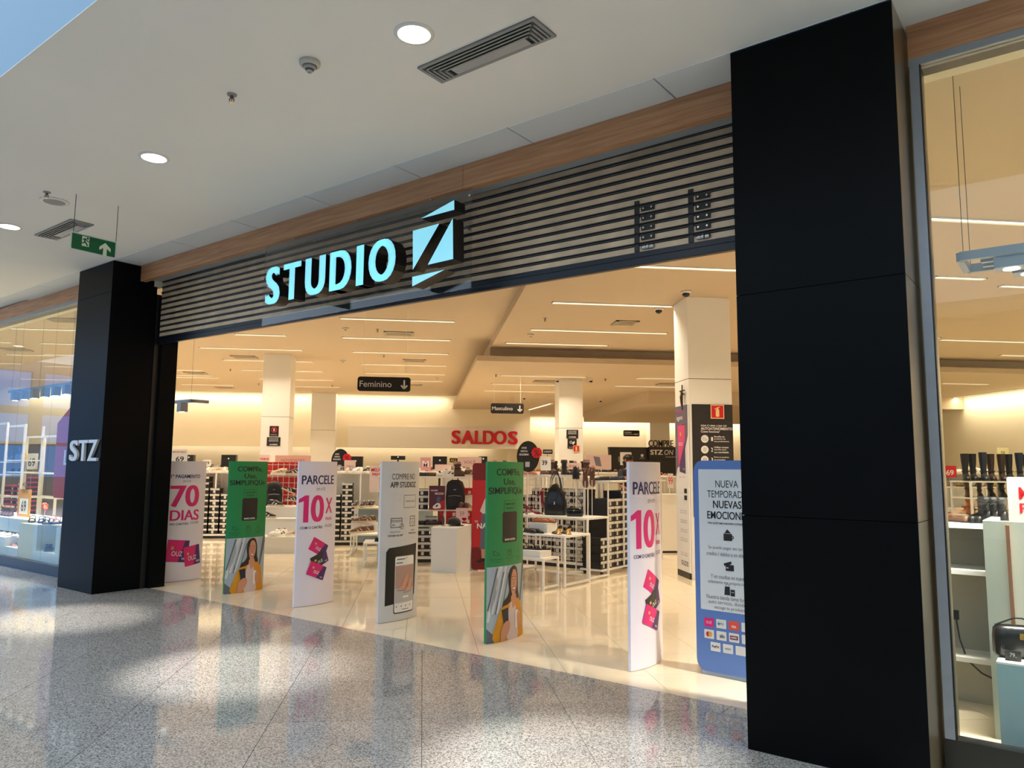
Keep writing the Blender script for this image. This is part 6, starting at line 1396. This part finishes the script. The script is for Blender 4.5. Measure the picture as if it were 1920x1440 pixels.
# ================================================================== LEFT DISPLAY WINDOW
def sz(px, py, n): q = FN(px, py, n); return q.x, q.z
PL = mat('display_lacquer', (226, 232, 230), .3)
def block(px0, px1, pyt, n0, depth, label, niche=None):
    s0, zt_ = sz(px0, pyt, n0); s1, z_ = sz(px1, pyt, n0); zt_ = (zt_+z_)/2
    t = thing('display_block', label, 'plinth', W((s0+s1)/2, n0), RZ); a = (s1-s0)/2
    if niche:
        u0 = sz(niche[0], niche[2], n0)[0]-(s0+s1)/2; u1 = sz(niche[1], niche[2], n0)[0]-(s0+s1)/2; zn = sz(niche[0], niche[2], n0)[1]
        MB().box(-a, u0, 0, depth, 0, zt_).build('pier', PL, t)
        if u1 < a: MB().box(u1, a, 0, depth, 0, zt_ if len(niche) < 4 else niche[3]).build('pier', PL, t)
        MB().box(u0, u1, 0, depth, 0, zn).build('niche_base', PL, t); MB().box(u0, u1, depth*.7, depth, zn, zt_-.02).build('niche_back', PL, t)
        MB().box(-a, a if len(niche) < 4 else u1, depth*.35, depth, zt_-.02, zt_).build('cover', WHITE, t)
        return t, zt_, zn
    MB().box(-a, a, 0, depth, 0, zt_-.01).build('body', PL, t); MB().box(-a, a, 0, depth, zt_-.01, zt_).build('top', WHITE, t)
    return t, zt_, 0
_, zA, zAn = block(37, 114, 985, 5.0, .55, 'white display block with niche behind glass beside black pillar', (67, 103, 1033))
_, zB, zBn = block(-60, 35, 1004, 5.0, .5, 'lower white display block with niche in the left window', (7, 33, 1024))
_, zC_, _z = block(-60, 114, 971, 5.58, .7, 'long white display platform at the back of left window')
gW = 'sandals in the left window'
for k, px in enumerate((60, 72, 86)): s_, z_ = sz(px, 980, 5.2); shoe('black sandal', W(s_, 5.2+.05*(k % 2), zA), RZ-.4, 'on the niche block in left window', gW, 1.2)
for px in (102, 110): s_, z_ = sz(px, 975, 5.45); shoe('pink sandal', W(s_, 5.42, zA), RZ-.5, 'at the end of niche block by the pillar', 'pink sandals by pillar', 1.15)
for px in (4, 15, 29): s_, z_ = sz(px, 1000, 5.2); shoe('white flip flop', W(s_, 5.2, zB), RZ-.4, 'on the lower block in left window', 'flip flops in left window', 1.2)
for px in (17, 28): s_, z_ = sz(px, 1020, 5.15); shoe('pink flip flop', W(s_, 5.14, zBn), RZ-.3, 'inside niche of lower block in left window', 'pink flip flops in niche', 1.0)
s_, z_ = sz(90, 1030, 5.15); shoe('black flat', W(s_, 5.16, zAn), RZ+math.pi-.4, 'inside niche of the block by black pillar', None, 1.5)
for px in (3, 9, 14, 20): s_, z_ = sz(px, 968, 5.75); shoe('brown ankle boot', W(s_, 5.75, zC_), RZ-.6, 'on the long platform of left window', 'ankle boots in left window', .8)
s_, z_ = sz(81, 950, 5.75)
shoe_stand(W(s_, 5.78, zC_), max(z_-zC_-.05, .05), 'red sandal', 'red strappy sandal tilted on stem in left window', -35, RZ+math.pi-.3)
# red tag
TR = mat('tag_red', (196, 40, 42), .4)
t = thing('tag_sign', 'big red price tag shaped sign hanging in left window', 'sign', W(-11.90, 4.93, 1.10), RZ)
ol = [(-.56, .06), (-.50, 0), (.50, 0), (.56, .06), (.56, 1.12), (.06, 1.40), (-.06, 1.40), (-.56, 1.12)]
MB().prism(ol, lambda u, v: Vector((u, -.008, v)), lambda u, v: Vector((u, .008, v))).build('board', TR, t)
sf = Flat((0, -.008, 0), (1, 0, 0)); pr(t, sf, disc2d(-.02, 1.17, .10, 20), PWHITE, 'hole_ring'); pr(t, sf, disc2d(-.02, 1.17, .07, 20), mat('pale_blue', (150, 200, 220), .4), 'hole', 2)
pr(t, sf, shift(fit('LI', .24, .22, bold=.03), -.13, .60), PWHITE, 'lettering')
for u in (-.2, .2): MB().cyl((u, 0, 1.3), (u, 0, 4.0-1.10), .002, seg=4).build('wire', STEEL, t)
# orange sign with price
s_, z_ = sz(37, 968, 5.9); s2_, z2_ = sz(65, 918, 5.9)
card(W((s_+s2_)/2, 5.85, zC_), s2_-s_, z2_-zC_, RZ, mat('sign_orange', (214, 148, 60), .45), 'orange framed promotion sign with sixty nine in left window', [(rect(-.2, .2, .05, .34), PWHITE, 'price_panel', 1), (shift(fit('69', .22, .2, bold=.02), 0, .2), INK, 'price', 2), (joinp(shift(fit('MEIA', .24, .07, bold=.03), 0, .6), shift(fit('OFERTA', .3, .07, bold=.03), 0, .48)), mat('print_brown', (120, 80, 30), .5), 'lettering', 1)])
# white ladder frames and shelves behind
def ladder(px0, px1, pyt, n, label, shelves):
    a, zt_ = sz(px0, pyt, n); b, _q = sz(px1, pyt, n); w = (b-a)/2
    t = thing('ladder_shelf', label, 'shelf', W((a+b)/2, n), RZ, 'white shelf frames in left window')
    for x in (-w, w):
        for y in (0, .38): MB()._bar((x, y, 0), (x, y, zt_), .045).build('post', WHITE, t)
    for py in shelves:
        z_ = sz(px0, py, n)[1]; MB().box(-w, w, 0, .38, z_-.03, z_).build('shelf', WHITE, t)
    MB()._bar((-w, 0, zt_), (w, 0, zt_), .045).build('top_bar', WHITE, t)
    return t
ladder(-70, 15, 800, 6.9, 'white shelf frame at the edge of left window', (865, 887, 925)); ladder(15, 48, 800, 6.95, 'white shelf frame beside the orange sign', (862, 884, 930)); ladder(52, 112, 820, 7.3, 'white shelf frame behind the red tag sign', (886, 930))
for px, py, n in ((5, 864, 7.0), (25, 861, 7.05), (36, 861, 7.05)): s_, z_ = sz(px, py, n); handbag(W(s_, 7.15, z_+.004), RZ, ('navy', 'blue', 'mustard')[(5, 25, 36).index(px)]+' small handbag on upper shelf of left window', (CNAV, mat('bag_blue', (64, 84, 150), .4), CYEL)[(5, 25, 36).index(px)], .1, .045, .11)
for px in (22, 34, 58, 70): s_, z_ = sz(px, 884 if px < 50 else 886, 7.1 if px < 50 else 7.45); shoe('black loafer', W(s_, 7.13 if px < 50 else 7.48, sz(15, 884, 6.95)[1] if px < 50 else sz(52, 886, 7.3)[1]), RZ-.4, 'on shelf frames of the left window', 'black shoes in left window', 1.2)
for px, k in ((3, 4), (20, 4), (31, 5), (44, 6)):
    s_, _q = sz(px, 960, 7.8); stack(BOXP, W(s_, 7.8, 0), RZ, k+5, 'black shoe box with magenta lid piled behind the left window', 'magenta lidded boxes')
s_, z_ = sz(48, 880, 7.6); s2_, z2_ = sz(72, 850, 7.6); card(W((s_+s2_)/2, 7.6, z_), s2_-s_, z2_-z_, RZ, PWHITE, 'white price board with sixty nine between frames of left window', [(shift(fit('69', (s2_-s_)*.6, (z2_-z_)*.5, bold=.02), 0, (z2_-z_)*.45), INK, 'price', 1)], pole=z_)
# slim suspended light bar
a = sz(18, 738, 5.7); b = sz(136, 720, 5.7); zL_ = (a[1]+b[1])/2
t = thing('light_bar', 'slim suspended grey light bar with square spots in left window', 'light', W((a[0]+b[0])/2, 5.7, zL_), RZ)
h_ = (b[0]-a[0])/2
MB().box(-h_, h_, -.03, .03, 0, .045).build('rail', ALU, t)
for k in range(6):
    x = -h_+.3+k*(2*h_-.5)/5; o = MB().box(x-.06, x+.06, -.06, .06, -.16, 0).build('spot_head', ALU, t); MB().cyl((x, 0, -.165), (x, 0, -.16), .045, seg=14).build('lens', LENS, o)
for x in (-h_+.1, 0, h_-.1): MB().cyl((x, 0, .045), (x, 0, ZL-zL_), .002, seg=4).build('wire', DARKG, t)
ld = bpy.data.lights.new('lamp', 'AREA'); ld.shape = 'RECTANGLE'; ld.size = 2*h_; ld.size_y = .1; ld.energy = 150; ld.spread = math.radians(120); ld.color = (1, .9, .76); lo = bpy.data.objects.new('lamp', ld); COL.objects.link(lo); lo.parent = t; lo.location = (0, 0, -.18)
# ================================================================== RIGHT DISPLAY WINDOW
# suspended lamp frame
za = 2.90; p0 = sz(1800, 490, 5.35); za = p0[1]
t = thing('lamp_frame', 'suspended grey rectangular lamp frame with square spots in boot window', 'light', W(p0[0], 5.35, za), RZ)
L_ = 1.5; D_ = .36
for y in (0, D_): MB().box(0, L_, y-.02, y+.02, 0, .055).build('long_rail', ALU, t)
for x in (0, L_): MB().box(x-.02, x+.02, 0, D_, 0, .055).build('end_rail', ALU, t)
for y in (.12, .24): MB().box(.1, .3, y-.02, y+.02, .0, .05).build('cross_rail', ALU, t)
for k, (x, y) in enumerate(((.26, .08), (.34, .28), (.75, .08), (.83, .28), (1.2, .08))):
    o = MB().box(x-.085, x+.085, y-.07, y+.07, -.07, .03).build('spot_head', ALU, t); MB().cyl((x, y, -.074), (x, y, -.07), .045, seg=16).build('lens', LENS, o)
for x, y in ((.02, 0), (.02, D_), (L_-.02, 0), (L_-.02, D_)): MB().cyl((x, y, .055), (x, y, ZR-za), .002, seg=4).build('wire', DARKG, t)
ld = bpy.data.lights.new('lamp', 'AREA'); ld.shape = 'RECTANGLE'; ld.size = 1.4; ld.size_y = .3; ld.energy = 230; ld.spread = math.radians(130); ld.color = (1, .92, .8); lo = bpy.data.objects.new('lamp', ld); COL.objects.link(lo); lo.parent = t; lo.location = (.75, .18, -.1)
# blue-white front plinth with bag
BLP = mat('display_pale_blue', (150, 178, 186), .3)
x0_, zp = sz(1868, 1240, 5.02)
t = thing('display_block', 'pale blue display block carrying a black bag in the boot window', 'plinth', W(x0_+.75, 5.02), RZ); MB().box(-.75, .75, 0, .42, 0, zp-.01).build('body', BLP, t); MB().box(-.75, .75, 0, .42, zp-.01, zp).build('top', WHITE, t)
tt = handbag(W(sz(1905, 1235, 5.2)[0]+.02, 5.22, zp), RZ+.3, 'black quilted crossbody bag on the pale blue display block', LEA, .13, .06, .17, 1.25)
card(W(sz(1900, 1243, 5.08)[0], 5.09, zp), .075, .055, RZ, INK, 'tiny dark price tag before the black crossbody bag', [(shift(fit('79,', .03, .025), 0, .03), PWHITE, 'price', 1)], r=.002)
# white back partition of the window
x1_, zq = sz(1842, 976, 5.55)
t = thing('window_partition', 'tall off-white partition panel behind the pale blue block', 'partition', W(x1_+1.0, 5.55), RZ); MB().box(-1.0, 1.4, 0, .05, .0, zq).build('panel', mat('partition_paint', (214, 220, 206), .4), t); MB().box(-1.0, -.95, .05, .75, .10, zq).build('end_panel', mat('partition_paint', (214, 220, 206), .4), t); MB()._bar((-.87, -.02, 0), (-.87, -.02, zq-.02), .02).build('copper_pipe', mat('copper', (206, 150, 122), .3, metal=.6), t)
x2_, zr = sz(1786, 976, 6.3)
t = thing('low_shelf_wall', 'low grey backed shelf unit between boot window pillar and partition', 'shelf', W(x2_+.35, 6.3), RZ)
MB().box(-.75, .9, 0, .04, 0, zr).build('back_panel', mat('shelf_back', (178, 172, 154), .5), t); MB().box(-.75, .9, -.35, 0, sz(1800, 1064, 6.1)[1]-.03, sz(1800, 1064, 6.1)[1]).build('shelf', WHITE, t); MB().box(-.75, .9, -.3, 0, .33, .36).build('shelf', WHITE, t); MB().box(-.75, .9, -.34, 0, zr-.03, zr).build('top_edge', WHITE, t)
t = thing('window_floor', 'low beige display floor inside the boot window', 'platform', W(1.2, 5.4), RZ) if False else None
# dark trailing cable
t = thing('cable', 'thin dark cable hanging inside the low shelf unit', 'cable', W(sz(1800, 1300, 6.15)[0], 6.15, 0), RZ); MB().tube([(0, 0, .6), (.02, -.02, .45), (.06, -.03, .32), (.14, -.04, .25), (.26, -.04, .2)], .006).build('cord', BLACKP, t); MB().box(-.02, .02, -.02, .02, .58, .64).build('plug', BLACKP, t)
# boot rack
Yb_ = 9.6
s0 = FY(1818, 902, Yb_); s1 = FY(2000, 902, Yb_)
zsh = [FY(1830, y, Yb_).z for y in (902, 933, 966)]
Lb = s1.x-s0.x
t = thing('boot_rack', 'white open rack with rows of tall boots in the right window', 'rack', ((s0.x+s1.x)/2, Yb_+.2, 0))
for z_ in zsh+[.3]: MB().box(-Lb/2, Lb/2, -.2, .2, z_-.02, z_).build('shelf', WHITE, t)
for x in (-Lb/2+.02, 0, Lb/2-.02):
    for y in (-.19, .19): MB()._bar((x, y, 0), (x, y, zsh[0]), .025).build('post', WHITE, t)
tops = ['black boot', 'black boot', 'navy boot', 'dark brown boot', 'dark brown boot', 'black boot', 'navy boot', 'black boot', 'dark brown boot', 'black boot']
for i, kd in enumerate(tops): shoe(kd, Vector((s0.x+.08+i*Lb/10.5, Yb_+.16+.03*(i % 2), zsh[0])), math.radians(240), 'on the top shelf of the boot rack', 'boots on top shelf of boot rack', 1.05)
mid = ['brown ankle boot', 'dark brown boot', 'black ankle boot', 'black ankle boot', 'navy boot', 'black ankle boot', 'black ankle boot', 'black boot']
for i, kd in enumerate(mid): shoe(kd, Vector((s0.x+.1+i*Lb/8.5, Yb_+.16, zsh[1])), math.radians(240), 'on the middle shelf of the boot rack', 'boots on middle shelf of boot rack', .75 if 'ankle' not in kd else .95)
low = ['tan boot', 'tan boot', 'black ankle boot', 'black ankle boot', 'navy boot', 'black ankle boot', 'black ankle boot', 'black ankle boot']
for i, kd in enumerate(low): shoe(kd, Vector((s0.x+.1+i*Lb/8.5, Yb_+.16, zsh[2])), math.radians(240), 'on the lowest full shelf of the boot rack', 'boots on lowest shelf of boot rack', .85 if kd != 'navy boot' else .7)
for i, kd in enumerate(['brown loafer', 'black loafer', 'black loafer', 'black ankle boot', 'black ankle boot', 'black ankle boot']):
    s_, z_ = sz((1786, 1798, 1811, 1828, 1842, 1856)[i], 975, 6.15); shoe(kd, W(s_+.02, 6.14, zr), RZ+math.pi-.6, 'on top edge of low shelf unit in boot window', 'shoes on low shelf unit', .75)
s_, z_ = sz(1893, 976, 5.75); card(W(s_+.2, 5.72, zq-.25), .4, .52, RZ, PINKT, 'pale hanging price board with red letters in the boot window', [(joinp(shift(fit('MELHOR', .32, .075, bold=.03), .02, .42), shift(fit('PREÇO', .28, .075, bold=.03), 0, .32)), RED, 'lettering', 1), (rect(-.13, .13, .04, .24), PWHITE, 'price_panel', 1), (shift(fit('R$ 99', .18, .05), 0, .15), INK, 'price', 2)], pole=zq-.25)
# colourful rack beyond
q = FY(1800, 900, 13.6)
t = gondola(Vector((q.x+.1, 13.8, 0)), 0, 1.6, .5, FY(1800, 886, 13.6).z, 'white rack of colourful sandals behind the boot rack', None, (FY(1800, 912, 13.6).z, .9), OFFW, 3)
zt_ = FY(1800, 886, 13.6).z
for i in range(8): shoe(['yellow sandal', 'black sandal', 'pink sandal', 'yellow sandal'][i % 4], Vector((q.x-.6+i*.19, 13.68, FY(1800, 912, 13.6).z)), -1.2, 'on shelf of colourful rack behind the boots', 'sandals on colourful rack', 1.1)
for i in range(7): shoe(['white loafer', 'pink sandal', 'white sneaker'][i % 3], Vector((q.x-.6+i*.2, 13.68, zt_)), -1.2, 'on top of colourful rack behind the boots', 'shoes over colourful rack', 1.1)
card(Vector((q.x-.28, 13.5, FY(1800, 895, 13.6).z)), .28, .22, 0, RED, 'bright red price card with sixty nine on colourful rack', [(shift(fit('69', .16, .1, bold=.03), 0, .09), PWHITE, 'price', 1)], pole=.08)
handbag(Vector((q.x-.55, 13.75, zt_)), .2, 'magenta handbag on top of the colourful rack', mat('bag_magenta', (176, 24, 88), .4), .15, .06, .24)
card(Vector((q.x-.4, 13.95, zt_+.14)), .55, .24, 0, mat('sign_rose', (214, 150, 160), .5), 'rose header sign over the colourful rack', [(shift(fit('PROMO', .3, .06), 0, .12), PWHITE, 'lettering', 1)], pole=.14)
card(Vector((FY(1895, 850, 13.6).x, 13.8, FY(1895, 858, 13.6).z)), .24, .2, 0, mat('pale_yellow', (236, 228, 176), .5), 'pale yellow card high behind the boots', [(shift(fit('R$', .08, .06), 0, .1), INK, 'lettering', 1)], pole=FY(1895, 858, 13.6).z-.02)

# second suspended bar just inside the entrance
a = sz(290, 757, 6.4); b = sz(361, 757, 6.4)
t = thing('light_bar', 'short suspended grey light bar just inside entrance beside black jamb', 'light', W((a[0]+b[0])/2, 6.4, a[1]-.03), RZ); h_ = (b[0]-a[0])/2
MB().box(-h_, h_, -.03, .03, 0, .05).build('rail', ALU, t); MB().box(h_-.06, h_, -.03, .28, 0, .05).build('end_rail', ALU, t)
for x in (-h_+.2, h_-.3): o = MB().box(x-.06, x+.06, -.06, .06, -.14, 0).build('spot_head', ALU, t); MB().cyl((x, 0, -.144), (x, 0, -.14), .04, seg=14).build('lens', LENS, o)
for x in (-h_+.05, h_-.05): MB().cyl((x, 0, .05), (x, 0, ZL-a[1]+.03), .002, seg=4).build('wire', DARKG, t)
# prototypes that were only copied from are not part of the shop
def _rm(o):
    for c in list(o.children): _rm(c)
    bpy.data.objects.remove(o)
for P_ in PS.values():
    if getattr(P_, 'spare', False): _rm(P_.o)
